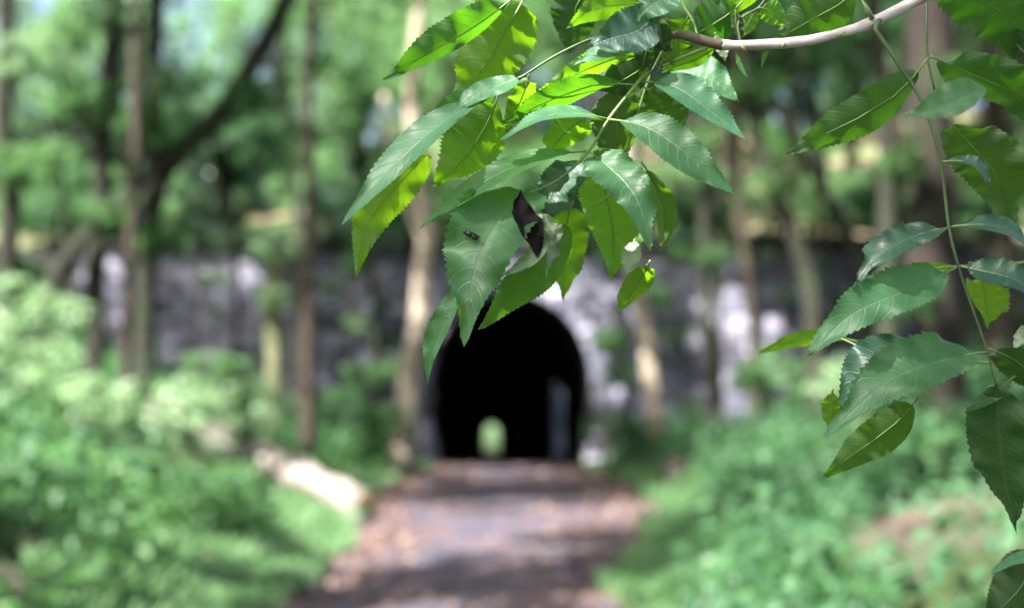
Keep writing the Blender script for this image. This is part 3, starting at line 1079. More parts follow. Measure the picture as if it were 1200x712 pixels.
bush(25, 400, 14, 0.95, 'fresh', 'tall bright bush at the left edge of the photo')
bush(95, 470, 13.5, 0.75, 'fresh', 'pale green clump low on the left bank')
bush(60, 560, 11, 0.6, 'bush', 'leafy clump near the lower left corner')
bush(215, 485, 15.5, 0.65, 'fresh', 'sunlit pale clump above the fallen log')
bush(285, 470, 17, 0.7, 'fresh', 'sunlit low bush right of the pale clump on the left bank')
bush(250, 430, 20, 0.55, 'bush', 'green bush in front of the wall below the purple stones')
bush(390, 470, 21.5, 0.55, 'bush', 'deep green bush at the foot of the wall near the thin trunk')
bush(440, 490, 23.5, 0.75, 'bush', 'dark green bush beside the pale curved trunk')
bush(430, 440, 25.5, 0.6, 'bush', 'small bush against the wall left of the tunnel')
bush(720, 500, 25, 0.65, 'bush', 'green bush at the right foot of the tunnel mouth')
bush(820, 485, 24, 0.55, 'bush', 'green bush between leaning pale trunk and thin dark stem')
bush(905, 440, 22.5, 0.8, 'bush', 'bright bush below the wall at right')
bush(985, 450, 20, 0.6, 'fresh', 'pale green bush left of the broad brown trunk')
bush(1050, 460, 17, 0.7, 'bush', 'bush at the foot of the broad brown trunk')
bush(1130, 540, 12, 0.6, 'bush', 'leafy clump on the right bank behind the lowest dark leaf')


for i, (px, Y, ht, lean, kind, lb) in enumerate((
        (222, 26.6, 4.6, 0.2, 'fresh', 'thin leafy sapling before the wall right of the forked tree'),
        (275, 27.0, 3.9, -0.2, 'fresh', 'thin leafy sapling before the wall left of the mossy stem'),
        (398, 26.8, 4.8, 0.15, 'fresh', 'thin leafy sapling before the wall right of the thin brownish trunk'),
        (448, 26.6, 3.6, -0.3, 'bush', 'thin leafy sapling before the wall left of the pale curved trunk'),
        (706, 27.0, 4.0, 0.25, 'bush', 'thin leafy sapling just right of the tunnel mouth'),
        (800, 26.2, 4.6, -0.35, 'bush', 'thin leafy sapling between the leaning pale trunk and thin dark stem'),
        (925, 26.4, 4.9, -0.5, 'fresh', 'thin leafy sapling before the wall beside the dark leaning trunk'),
        (980, 26.8, 4.2, -0.4, 'bush', 'thin leafy sapling before the wall left of the straight dark trunk'))):
    g0 = gp(px, Y)
    top = g0 + Vector((lean, 0, ht))
    cr = [(g0.lerp(top, q) + Vector((rh.uniform(-.35, .35), rh.uniform(-.2, .2), 0)), kind, rh.uniform(0.22, 0.5)) for q in (0.45, 0.6, 0.78, 1.0)]
    tree('sapling', lb, 'sapling', [g0, g0.lerp(top, 0.5) + Vector((0.1, 0, 0)), top], 0.045, 0.02, M_bark_brown, cr, n=7)


def frond_mesh(seed):
    r = random.Random(seed)
    mb = MB()
    pts = [Vector((0.72 * t_, 0, 0.62 * t_ - 0.62 * t_ ** 2.4)) for t_ in [i / 10 for i in range(11)]]
    mb.tube(pts, [0.005 - 0.0004 * i for i in range(11)], 4, cap=False)
    for i in range(1, 20):
        t_ = i / 20
        p = Vector((0.72 * t_, 0, 0.62 * t_ - 0.62 * t_ ** 2.4))
        ln = 0.17 * math.sin(math.pi * min(1, t_ * 0.8 + 0.2)) + 0.015
        for sg in (-1, 1):
            b0 = len(mb.v)
            tip = p + Vector((0.05, sg * ln, -0.03 + r.uniform(-.015, .015)))
            mb.v += [p, p.lerp(tip, 0.4) + Vector((0.014, 0, 0.006)), tip, p.lerp(tip, 0.4) - Vector((0.014, 0, 0))]
            mb.f += [(b0, b0 + 1, b0 + 2), (b0, b0 + 2, b0 + 3)]
    me = mesh_from('frond', mb.v, mb.f)
    me.materials.append(F_under)
    return me


FROND = [frond_mesh(i) for i in range(4)]
for (px, Y, s_, lb) in ((110, 12.5, 1.0, 'fern on the left bank below the pale green clump'), (40, 10.5, 0.9, 'fern near the lower left corner'), (235, 14.5, 0.9, 'fern in front of the fallen log at left'),
                        (420, 22.5, 1.0, 'fern at the left path edge before the pale curved trunk'), (735, 24.0, 1.0, 'fern beside the path left of the black stump'), (850, 17.5, 1.0, 'fern on the right bank behind the black stump'),
                        (900, 14.5, 0.9, 'fern halfway up the right bank below the leaning trunks'), (1010, 12.5, 1.0, 'fern on the right bank below the big pale hanging leaflet'), (1120, 10.5, 0.9, 'fern above the mossy log at lower right')):
    g0 = gp(px, Y)
    t = thing('fern', g0, lb, 'fern')
    for k in range(9):
        o = link('frond', FROND[k % 4], None, t)
        o.rotation_euler = (0, rnd.uniform(-0.35, 0.1), k * 0.698 + rnd.uniform(-.2, .2))
        f_ = s_ * rnd.uniform(0.8, 1.15)
        o.scale = (f_, f_, f_)

# ------------------------------------------------------------------ undergrowth, grass, fallen leaves
def ground_cover(name, label, pts, seed, mat, hmin, hmax, lsize, nleaf):
    """low leafy plants: each a few upright stems' worth of leaves"""
    g = np.random.default_rng(seed)
    cs = []
    P, S = [], []
    for (x, y, z_, k) in pts:
        h = hmin + (hmax - hmin) * g.random() * k
        n = max(3, int(nleaf * (0.5 + g.random()) * k))
        for i in range(n):
            q = (i + 0.5) / n
            a = g.random() * 6.28
            rr = 0.03 + 0.16 * h / 0.5 * g.random()
            P.append((x + math.cos(a) * rr, y + math.sin(a) * rr, z_ + h * (0.15 + 0.85 * q), a))
            S.append(lsize * (0.6 + 0.8 * g.random()))
    P = np.array(P)
    s = np.array(S)
    n = len(P)
    yaw = P[:, 3] + g.normal(0, 0.5, n)
    pit = g.normal(0.15, 0.45, n)
    rol = g.normal(0, 0.4, n)
    ax = np.stack([np.cos(yaw) * np.cos(pit), np.sin(yaw) * np.cos(pit), -np.sin(pit)], 1)
    sd = np.stack([-np.sin(yaw), np.cos(yaw), np.zeros(n)], 1)
    nn = np.cross(ax, sd)
    sd2 = sd * np.cos(rol)[:, None] + nn * np.sin(rol)[:, None]
    a = P[:, :3]
    m1 = a + ax * (s * 0.42)[:, None]
    V = np.stack([a, m1 + sd2 * (s * 0.3)[:, None], a + ax * s[:, None] - np.array([0, 0, 1]) * (s * 0.15)[:, None], m1 - sd2 * (s * 0.3)[:, None]], 1).reshape(-1, 3)
    me = bpy.data.meshes.new(name)
    me.vertices.add(4 * n)
    me.vertices.foreach_set('co', V.ravel())
    base = np.arange(n) * 4
    idx = np.stack([base, base + 1, base + 2, base, base + 2, base + 3], 1).ravel()
    me.loops.add(6 * n)
    me.loops.foreach_set('vertex_index', idx)
    me.polygons.add(2 * n)
    me.polygons.foreach_set('loop_start', np.arange(2 * n) * 3)
    me.polygons.foreach_set('loop_total', np.full(2 * n, 3))
    me.update(calc_edges=True)
    return tag(link(name, me, mat), label, 'undergrowth', kind='stuff')


ru = random.Random(3)


LOG_A, LOG_B = gp(150, 17.2), gp(428, 16.6)


def near_log(x, y):
    q = min(1, max(0, (x - LOG_A.x) / (LOG_B.x - LOG_A.x)))
    yl = LOG_A.y + (LOG_B.y - LOG_A.y) * q
    return (LOG_A.x + 0.3 < x < LOG_B.x + 0.4 and -2.0 < y - yl < 0.3) or (1.2 < x < 2.9 and 13 < y < 22 and abs(x / y - 0.114) < 0.022)


def bank_points(n, side, ymin, ymax, dmin, dmax, thr=-0.25, hole=0.12):
    out = []
    while len(out) < n:
        y = ymin + (ymax - ymin) * ru.random() ** 0.9
        d = dmin + (dmax - dmin) * ru.random() ** 1.3
        x = path_c(max(y, 3)) + side * (d + half_w(y) - 1.25)
        if abs(x / max(y, 1)) > 0.52 and y > 6:
            continue
        k = mnoise.noise(Vector((x * 0.55, y * 0.55, side * 3 + 1))) + 0.5 * mnoise.noise(Vector((x * 1.5, y * 1.5, side * 3 + 5)))
        if k < thr or (near_log(x, y) and ru.random() < 0.86):
            continue
        out.append((x, y, ground_h(x, y), min(1.3, 0.5 + k)))
    return out


F_under2 = foliage_mat('dark nettle and shaded leaves', (0.018, 0.06, 0.028), (0.06, 0.14, 0.06), (0.1, 0.28, 0.08), 0.4, 0.02, 0.6)
ground_cover('undergrowth', 'dense green leafy undergrowth covering the left bank', bank_points(4800, -1, 4, 27.7, 1.75, 10.5, -0.15), 1, F_under, 0.12, 0.7, 0.095, 13)
ground_cover('undergrowth', 'darker nettle undergrowth in patches on the left bank', bank_points(1500, -1, 5, 27.7, 1.9, 9.5, 0.05), 6, F_under2, 0.25, 0.95, 0.11, 16)
ground_cover('undergrowth', 'green leafy undergrowth in patches on the right bank', bank_points(1500, 1, 4, 27.7, 1.65, 9.5, 0.12), 2, F_mid, 0.1, 0.55, 0.09, 11)  # duller leaf green than on the left bank, standing in for shade
ground_cover('undergrowth', 'darker nettle undergrowth on the right bank, shade put into its leaf colour', bank_points(2100, 1, 5, 27.7, 1.9, 8.5, -0.05), 7, F_under2, 0.2, 0.85, 0.11, 16)  # dark nettles spread here so their colour stands in for shade
hp = []
while len(hp) < 2600:
    y = ru.uniform(28.8, 52)
    x = ru.uniform(-0.42, 0.42) * y
    k = mnoise.noise(Vector((x * 0.3, y * 0.3, 12)))
    if k < (0.0 if x < 3 else 0.2):
        continue
    hp.append((x, y, hill_h(x, y), min(1.2, 0.6 + k)))
ground_cover('undergrowth', 'green undergrowth on the hillside above the wall', hp, 3, F_under, 0.2, 0.9, 0.2, 12)


def grass(name, label, n, side, seed):
    g = random.Random(seed)
    v, f = [], []
    while len(f) < n:
        y = g.uniform(5, 27)
        d = half_w(y) + abs(g.gauss(0, 0.5)) - 0.03 + 0.3 * mnoise.noise(Vector((side * 4, y * 0.7, 1)))
        x = path_c(y) + side * d
        z_ = ground_h(x, y)
        for i in range(4):
            a = g.uniform(0, 6.28)
            h = g.uniform(0.07, 0.22)
            bx, by = x + g.gauss(0, 0.04), y + g.gauss(0, 0.04)
            lx, ly = math.cos(a) * h * 0.5, math.sin(a) * h * 0.5
            wx, wy = -math.sin(a) * 0.007, math.cos(a) * 0.007
            b0 = len(v)
            v += [(bx - wx, by - wy, z_), (bx + wx, by + wy, z_), (bx + lx * .4 + wx, by + ly * .4 + wy, z_ + h * .7), (bx + lx, by + ly, z_ + h)]
            f += [(b0, b0 + 1, b0 + 2), (b0, b0 + 2, b0 + 3)]
    return tag(link(name, mesh_from(name, v, f), F_grass), label, 'grass', kind='stuff')


grass('grass', 'short green grass fringing the left edge of the path', 50000, -1, 8)
grass('grass', 'short green grass fringing the right edge of the path', 32000, 1, 9)

lp = []
while len(lp) < 9000:
    y = ru.uniform(6, 28)
    d = ru.choice([-1, 1]) * abs(ru.gauss(half_w(y) - 0.2, 0.6))
    x = path_c(y) + d
    lp.append(((x, y, ground_h(x, y) + 0.035), 1))
g_ = np.random.default_rng(4)
ll = leaf_cloud('leaf_litter', lp, 1, 0.02, 0.085, M_deadleaf, 77)
tag(link('leaf_litter', ll), 'fallen brown leaves strewn over the path and its edges', 'fallen leaves', kind='stuff')


# ------------------------------------------------------------------ logs, stump, stones
def log(name, label, pts, r0, r1, bark, endmat=None, bump=0.2, n=14):
    base = Vector(pts[0])
    t = thing(name, base, label, 'log')
    sp = [Vector(p) - base for p in spline([tuple(p) for p in pts], 6)]
    mb = MB()
    mb.tube(sp, [r0 + (r1 - r0) * i / (len(sp) - 1) for i in range(len(sp))], n, bump, 3)
    mb.build('log_body' if endmat else 'log_body', bark, t)
    if endmat:
        d = (sp[-1] - sp[-2]).normalized()
        mb = MB()
        mb.tube([sp[-1] + d * 0.002, sp[-1] + d * 0.012], [r1 * 0.97, r1 * 0.95], n, 0.12, 3)
        mb.build('sawn_end', endmat, t)
    return t


def on_ground(px, Y, up):
    p = gp(px, Y)
    return (p.x, p.y, p.z + up)


log('fallen_log', 'bare whitish fallen log with orange cut end left of the path',
    [on_ground(170, 17.2, 0.22), on_ground(255, 17.3, 0.24), on_ground(345, 17.0, 0.24), on_ground(428, 16.3, 0.17)], 0.25, 0.18, M_log, M_cutend, 0.45)
def ground_at(px, py, up, y0=4.0, y1=26.0):
    Y = y0
    best = None
    while Y < y1:
        p = gp(px, Y)
        v = 456 - (p.z + up - 1.5) / Y * FPX
        if v <= py:
            break
        Y += 0.05
    p = gp(px, Y)
    return (p.x, p.y, p.z + up)


t = log('mossy_log', 'dark mossy log curving out of the lower right corner',
        [ground_at(1030, 730, 0.0), ground_at(1085, 712, 0.08), ground_at(1150, 695, 0.13), ground_at(1230, 685, 0.16), ground_at(1370, 675, 0.12)], 0.09, 0.2, M_moss, None, 0.35)
st = Vector(ground_at(790, 574, 0.0, 10))
STUMP_CHECK = st
t = thing('rotten_stump', st, 'small black rotten stump beside the path right of the tunnel', 'stump')
mb = MB()
mb.tube([(0, 0, -0.1), (0, 0, 0.12), (0.02, 0, 0.3), (0.03, 0, 0.46)], [0.24, 0.19, 0.17, 0.15], 12, 0.4, 2, False)
mb.tube([(0.03, 0, 0.46), (0.02, 0, 0.3), (0, 0, 0.2)], [0.15, 0.09, 0.01], 12, 0.3, 2, False)
mb.build('stump_body', M_stump, t)
for a_ in (0.4, 2.3, 4.2):
    mb = MB()
    mb.tube([(0, 0, 0.08), (math.cos(a_) * 0.2, math.sin(a_) * 0.2, 0.02), (math.cos(a_) * 0.34, math.sin(a_) * 0.34, -0.06)], [0.08, 0.06, 0.02], 7, 0.3, 4)
    mb.build('root', M_stump, t)
for i, (px, Y, s_, lb) in enumerate(((405, 15.6, 0.16, 'brown rock tucked under the cut end of the fallen log'), (366, 15.9, 0.13, 'brown rock under the middle of the fallen log'),
                                     (690, 26.8, 0.16, 'rock at the right foot of the tunnel mouth'), (925, 11.5, 0.14, 'pale rock half buried on the right bank'))):
    p = gp(px, Y)
    mb = MB()
    mb.blob((0, 0, s_ * 0.3), (s_ * 1.3, s_, s_ * 0.75), 12, 8, 0.6, i * 3)
    o = mb.build('rock', M_rock)
    o.location = p
    tag(o, lb, 'rock')

# ------------------------------------------------------------------ the elder in the foreground
elder = thing('elder_tree', (0.98, 1.42, ground_h(0.98, 1.42)), 'leafy branch with serrated leaflets hanging sharp across the foreground', 'tree')
EB = Vector(elder.location)


def skin_tube(name, mat, pts3, radii, parent, n=8, bump=0.08, sub=5):
    rr = spline([(r, 0, 0) for r in radii], sub)
    sp = [Vector(p) for p in spline([tuple(p) for p in pts3], sub)]
    mb = MB()
    mb.tube([p - EB for p in sp], [float(r[0]) for r in rr], n, bump, len(name))
    return mb.build(name, mat, parent)


skin_tube('trunk', M_twig, [EB - Vector((0, 0, 0.1)), EB + Vector((0.02, 0, 0.7)), EB + Vector((-0.03, -0.02, 1.5)), EB + Vector((0.05, 0.02, 2.4)), EB + Vector((0.0, 0.1, 3.3))],
          [0.05, 0.04, 0.034, 0.024, 0.01], elder, 12, 0.2)
D0 = FOCUS
skin_tube('branch', M_twig, [EB + Vector((-0.03, -0.02, 1.55)), (0.74, 1.28, 1.93), (0.48, 1.17, 1.91), atd(1110, -20, 1.115), atd(1075, 0, 1.11), atd(1030, 23, 1.105), atd(985, 39, 1.10),
                             atd(930, 50, 1.10), atd(870, 53, 1.10), atd(845, 52, 1.10)],
          [0.016, 0.011, 0.008, 0.0056, 0.0045, 0.0047, 0.0038, 0.0041, 0.0035, 0.0044], elder, 12, 0.3)
skin_tube('branch', M_twigdark, [atd(846, 52, 1.10), atd(832, 50, 1.10), atd(805, 42, 1.10), atd(785, 42, 1.105), atd(768, 55, 1.11)],
          [0.0047, 0.0042, 0.0036, 0.003, 0.002], elder, 10, 0.15)
skin_tube('branch', M_twig, [EB + Vector((-0.03, 0, 1.2)), (0.75, 1.32, 1.66), (0.55, 1.22, 1.72), atd(1265, 70, 1.16)], [0.012, 0.008, 0.006, 0.003], elder, 8, 0.15)
skin_tube('branch', M_twig, [EB + Vector((0, -0.02, 0.75)), (0.8, 1.25, 1.12), (0.6, 1.1, 1.27), atd(1260, 610, 1.06)], [0.012, 0.008, 0.005, 0.003], elder, 8, 0.15)
skin_tube('branch', M_twig, [EB + Vector((0.02, 0.02, 2.2)), (0.7, 1.4, 2.25), (0.4, 1.3, 2.2), atd(1092, -110, 1.2)], [0.012, 0.008, 0.005, 0.003], elder, 8, 0.15)


def leaflet(base, tip, W, roll, fold, face, d0, d1, mat, parent, sag=0.0, bow=0.0, curl=0.0, seed=0, name='leaflet', wave=1.0, petiole=True, shape=0.62):
    """base, tip: pixel ends; W: real half width in pixels at focus; roll/fold degrees; face 'T' shows the upper side;
    d0,d1: metres behind (+) or before (-) the focus plane; sag: sideways bend px; bow: out-of-plane arch (m, towards the viewer)"""
    r = random.Random(seed * 7 + 1)
    P0 = atd(base[0], base[1], FOCUS + d0)
    P1 = atd(tip[0], tip[1], FOCUS + d1)
    pxm = FOCUS / FPX
    Wm = W * pxm * (FOCUS + (d0 + d1) / 2) / FOCUS
    a = (P1 - P0)
    Ln = a.length
    a.normalize()
    v = (EYE - (P0 + P1) / 2).normalized()
    s = a.cross(v).normalized()
    n = s.cross(a).normalized()
    sg = 1 if face == 'T' else -1
    if (s.z > 0) == (face == 'T'):
        roll = -roll      # visible upper sides tip towards the sky, visible undersides towards the ground
    NL, NW = 60, 5
    teeth = 19
    V, F, UV = [], [], []
    ph = r.random() * 6.28
    curl += r.uniform(-22, 22)
    hook = r.uniform(0.02, 0.10) * Ln
    asym = r.uniform(-0.1, 0.1)
    wig = r.uniform(-0.03, 0.03) * Ln
    wave *= r.uniform(1.4, 2.8)
    shape *= r.uniform(0.82, 1.25)
    tooth = r.uniform(0.04, 0.085)
    f0 = 0.10 if petiole else 0.0
    for i in range(NL + 1):
        t = i / NL
        tt = f0 + (1 - f0) * t
        prof = (t ** shape) * ((1 - t) ** 0.95) / ((shape / (shape + .95)) ** shape * (.95 / (shape + .95)) ** .95)
        prof = prof * (1 - 0.28 * smooth(0.66, 0.97, t)) + 0.012
        mid = P0 + a * (Ln * tt) + s * (sag * pxm * 4 * tt * (1 - tt)) + n * (bow * 4 * tt * (1 - tt)) + s * (wig * math.sin(tt * 6.28)) - Vector((0, 0, hook * smooth(0.6, 1.0, tt) ** 1.5 * (1 if abs(a.z) < 0.8 else 0.2)))
        tw = curl * t
        for k in range(-NW, NW + 1):
            u = k / NW
            w = Wm * prof * abs(u)
            edge = abs(k) == NW
            fw = 0.0
            if edge and 1 < i < NL - 1:
                if i % 2:
                    w *= 1.0 + tooth * (1 + 0.6 * r.uniform(-1, 1))
                    fw = Ln / NL * 0.75
                else:
                    w *= 0.97
            side = 1 if u > 0 else -1
            w *= 1 + asym * side
            ang = R(fold) * (0.55 + 0.45 * abs(u)) * (1.25 - 0.6 * t) + R(roll) * side * sg + R(tw) * side * sg
            wv = wave * Wm * (0.09 * math.sin(t * 13 + ph + side) + 0.07 * math.sin(t * 29 + ph * 2 + side * 1.7)) * abs(u) ** 2
            quilt = 0.02 * Wm * math.cos(2 * math.pi * 11 * (t - 0.16 * abs(u) ** 1.25)) * (1 - abs(u)) * min(1, abs(u) * 5)
            lift = w * math.sin(ang) * sg + (wv - quilt) * sg
            p = mid + s * (w * math.cos(ang) * side) + n * lift + a * (fw - w * 0.10)
            V.append(p - EB)
            UV.append((t, u))
    wn_ = 2 * NW + 1
    for i in range(NL):
        for k in range(wn_ - 1):
            q = (i * wn_ + k, i * wn_ + k + 1, (i + 1) * wn_ + k + 1, (i + 1) * wn_ + k)
            F.append(q)
    # orient so that the front of each face is the upper side of the leaf
    topn = n * sg
    c0 = V[F[0][1]] - V[F[0][0]]
    q = F[len(F) // 2]
    fn = (V[q[1]] - V[q[0]]).cross(V[q[3]] - V[q[0]])
    tilt = topn * math.cos(R(roll)) - s * math.sin(R(roll)) * sg
    if s.cross(a).dot(topn) < 0:
        F = [f_[::-1] for f_ in F]
    me = mesh_from(name, V, F)
    uvl = me.uv_layers.new(name='UVMap')
    flat = []
    for pl in me.polygons:
        for vi in pl.vertices:
            flat += UV[vi]
    uvl.data.foreach_set('uv', flat)
    # slender stalk and midrib ridge in the same mesh as the blade's own geometry
    o = link(name, me, mat, parent)
    if petiole:
        mb = MB()
        pts = []
        for tt in (0.0, 0.04, 0.08, 0.13, 0.3, 0.55, 0.8):
            pts.append(P0 + a * (Ln * tt) + s * (sag * pxm * 4 * tt * (1 - tt)) + n * (bow * 4 * tt * (1 - tt)) + s * (wig * math.sin(tt * 6.28)) - Vector((0, 0, hook * smooth(0.6, 1.0, tt) ** 1.5 * (1 if abs(a.z) < 0.8 else 0.2))) - n * (sg * 0.0004) - EB)
        rad = [0.0011, 0.00085, 0.00075, 0.0007, 0.00055, 0.0004, 0.0002]
        b0 = len(V)
        mb.tube(pts, rad, 5)
        me2 = mesh_from('tmp', mb.v, mb.f)
        # merge
        import bmesh
        bm = bmesh.new()
        bm.from_mesh(me)
        nf = len(bm.faces)
        bm.from_mesh(me2)
        bm.faces.ensure_lookup_table()
        for fc in bm.faces[nf:]:
            fc.material_index = 1
        bm.to_mesh(me)
        bm.free()
        bpy.data.meshes.remove(me2)
        me.materials.append(M_stalk)
    return o


def stalk(pts, radii, mat=None):
    """pts: (px, py, depth offset)"""
    return skin_tube('leaf_stalk', mat or M_stalk, [atd(p[0], p[1], FOCUS + p[2]) for p in pts], radii, elder, 7, 0.06)


T, U = 'T', 'U'
# -- compound leaf hanging in the middle
s1 = stalk([(834, 53, 0), (787, 73, .005), (757, 88, .0), (745, 100, -.005), (713, 140, -.01), (690, 177, -.012), (655, 210, -.012), (617, 228, -.01)],
           [.0016, .0015, .0014, .0014, .0013, .0012, .001, .0008])
leaflet((752, 96), (874, 159), 27, 40, 18, T, .0, -.035, L_leaf, s1, -10, .008, seed=1)
leaflet((745, 100), (586, 132), 27, 66, 10, U, .0, .02, L_leaf, s1, 6, .006, seed=2)
leaflet((713, 140), (860, 223), 28, 42, 16, T, -.01, -.045, L_leaf, s1, -12, .01, seed=3)
leaflet((713, 140), (586, 153), 26, 70, 6, T, -.01, -.03, L_leaf, s1, 12, .006, seed=4)
leaflet((690, 177), (763, 281), 31, 18, 14, T, -.012, -.06, L_leaf, s1, -12, .012, seed=5)
leaflet((690, 177), (490, 262), 25, 64, 8, T, -.012, -.03, L_young, s1, 16, .004, seed=6)
end_leaf = leaflet((617, 226), (547, 398), 52, 16, 22, T, -.01, -.055, L_leaf, s1, 22, .012, seed=7, petiole=False, shape=0.5)
# withered and curled pieces on the end leaflet
leaflet((611, 224), (630, 302), 20, 10, 42, T, -.042, -.062, M_dead, s1, 6, .003, curl=20, seed=8, name='withered_leaflet', wave=1.4, petiole=False, shape=0.95)
leaflet((628, 250), (640, 322), 17, 35, 40, T, -.045, -.06, L_pale, s1, -10, .006, curl=30, seed=9, name='curled_leaflet', wave=2.5, petiole=False)
leaflet((652, 262), (584, 320), 14, 45, 30, T, -.05, -.058, L_pale, s1, -14, .004, seed=10, name='curled_leaflet', wave=2.2, petiole=False)
leaflet((668, 268), (560, 372), 30, 40, 16, U, .0, -.01, L_leaf, s1, -14, .004, seed=11, petiole=False)
leaflet((545, 330), (502, 446), 17, 45, 25, T, -.02, .0, L_leaf, s1, 6, .006, seed=12, petiole=False)
# -- leaves behind the middle one, shown from below with light coming through
s2 = stalk([(785, 44, .03), (760, 95, .045), (738, 165, .055), (725, 215, .06), (700, 240, .06)], [.0014, .0013, .0011, .001, .0008])
leaflet((700, 185), (716, 326), 41, 12, 14, U, .045, .10, L_young, s2, -8, -.004, seed=20)
leaflet((672, 236), (661, 348), 29, 14, 14, U, .05, .095, L_young, s2, 6, -.004, seed=21)
leaflet((752, 190), (772, 296), 22, 52, 10, U, .04, .08, L_leaf, s2, -16, -.004, seed=22)
leaflet((762, 305), (722, 363), 18, 24, 10, U, .05, .08, L_young, s2, -4, -.004, seed=23)
leaflet((744, 280), (733, 322), 12, 18, 10, T, .05, .03, L_pale, s2, 0, .002, seed=24)
leaflet((735, 95), (722, 200), 34, 25, 14, U, .03, .06, L_deep, s2, 6, .0, seed=25)
leaflet((750, 98), (792, 180), 30, 25, 14, U, .04, .075, L_deep, s2, -8, .0, seed=26)
leaflet((690, 135), (640, 182), 24, 25, 10, U, .03, .06, L_young, s2, 4, .0, seed=27)
leaflet((684, 182), (640, 262), 26, 20, 12, T, .03, .01, L_old, s2, 8, .004, seed=28)
leaflet((776, 82), (866, 112), 26, 50, 14, T, .11, .09, L_leaf, s2, -8, .004, seed=29)
# -- compound leaf reaching to the left
s3 = stalk([(768, 58, .01), (745, 47, .008), (718, 42, .004), (690, 47, .0), (650, 66, -.004), (615, 88, -.008), (585, 107, -.01), (560, 122, -.012)],
           [.0015, .0014, .0013, .0012, .0011, .001, .001, .0008], M_stalkdark)
leaflet((566, 117), (401, 258), 26, 56, 10, T, -.012, -.05, L_leaf, s3, 10, .012, seed=30, petiole=False)
leaflet((500, 182), (417, 311), 30, 30, 14, U, -.005, .02, L_young, s3, 14, .0, seed=31, petiole=False)
leaflet((585, 108), (508, 206), 36, 22, 12, U, .005, .045, L_young, s3, -16, .0, seed=32)
leaflet((596, 100), (500, 168), 20, 30, 12, U, .01, .03, L_leaf, s3, 10, .0, seed=33)
leaflet((615, 88), (528, 135), 16, 48, 10, T, -.008, -.02, L_leaf, s3, 6, .002, seed=34)
leaflet((620, 86), (592, 150), 18, 40, 12, U, .0, .03, L_young, s3, -4, .0, seed=35)
# -- leaf hanging from above left
s4 = stalk([(640, -60, .03), (622, -20, .02), (613, 0, .015), (600, 24, .012)], [.0013, .0012, .001, .0008])
leaflet((612, 2), (528, 112), 44, 16, 10, U, .015, .05, L_young, s4, -10, -.004, seed=40, petiole=False)
leaflet((612, -12), (448, 83), 28, 50, 18, U, .0, .01, L_leaf, s4, -10, .004, seed=41, wave=2.0)
leaflet((640, -50), (560, 2), 24, 35, 12, U, .02, .03, L_leaf, s4, 6, 0, seed=42)
# -- cluster at the twig end
s5 = stalk([(770, 52, .0), (768, 30, -.004), (772, 8, -.008), (776, -20, -.01)], [.0012, .0011, .001, .0009], M_stalkdark)
leaflet((690, -12), (668, 62), 30, 25, 10, U, .03, .05, L_old, s5, 8, 0, seed=50)
leaflet((766, 2), (664, 28), 22, 40, 10, U, .02, .03, L_young, s5, 8, 0, seed=51)
leaflet((770, 6), (690, 44), 30, 30, 16, T, -.008, -.02, L_old, s5, -16, .006, seed=52)
leaflet((798, -8), (744, 20), 20, 35, 10, T, -.006, -.02, L_leaf, s5, 4, .003, seed=53)
leaflet((765, 62), (670, 68), 16, 55, 12, T, .0, -.015, L_leaf, s5, 6, .004, seed=54)
leaflet((760, 66), (628, 100), 22, 44, 16, U, .01, .02, L_young, s5, 4, .0, seed=55, wave=2.2)
leaflet((762, 70), (700, 104), 24, 28, 12, U, .02, .03, L_old, s5, -6, .0, seed=56)
leaflet((768, 40), (752, 84), 14, 25, 20, U, .0, .01, L_old, s5, 3, .0, seed=57)
leaflet((770, 34), (742, 50), 12, 25, 20, U, -.002, -.006, L_old, s5, 3, .0, seed=58)
leaflet((772, 24), (784, 66), 13, 25, 20, U, -.002, .006, L_old, s5, 3, .0, seed=59)
leaflet((776, 60), (790, 76), 7, 15, 10, U, .0, .004, L_young, s5, 0, .0, seed=60)
leaflet((768, 20), (778, 2), 7, 15, 10, T, .0, -.004, L_pale, s5, 0, .0, seed=61)
leaflet((775, 72), (765, 98), 6, 25, 10, T, .0, -.006, L_old, s5, 0, .0, seed=62)
# leaves around and above the twig
s6 = stalk([(818, 45, .002), (812, 25, .006), (800, 4, .01), (795, -25, .012)], [.0012, .0011, .001, .0009])
leaflet((808, 18), (794, 64), 26, 25, 12, U, .03, .05, L_leaf, s6, 4, 0, seed=70)
leaflet((870, 2), (802, 46), 30, 25, 16, U, .02, .03, L_deep, s6, -4, 0, seed=71)
leaflet((842, 52), (772, 82), 18, 45, 10, U, .012, .02, L_young, s6, -6, 0, seed=72)
leaflet((900, -14), (818, 6), 20, 40, 10, U, .02, .03, L_leaf, s6, -6, 0, seed=73)
leaflet((838, 38), (850, 72), 8, 20, 10, T, .012, .01, L_pale, s6, 0, 0, seed=74)
s7 = stalk([(868, 52, .0), (866, 25, .004), (890, 8, .006), (905, -15, .01)], [.0011, .001, .0009, .0009], M_stalkdark)
leaflet((889, 9), (870, 44), 11, 20, 12, U, .006, .012, L_young, s7, 2, 0, seed=75)
leaflet((889, 9), (922, 28), 14, 15, 8, U, .006, .014, L_young, s7, -2, 0, seed=76)
leaflet((862, 12), (868, 50), 9, 40, 12, U, .002, .01, L_old, s7, 2, 0, seed=77)
leaflet((862, 58), (877, 91), 3, 20, 10, T, .0, .0, L_young, s7, 3, 0, seed=78)
leaflet((905, 55), (892, 79), 3, 20, 10, T, .0, .01, L_young, s7, 3, 0, seed=79)
leaflet((1012, -20), (903, 47), 32, 32, 14, U, .01, .04, L_deep, s7, -6, 0, seed=80)
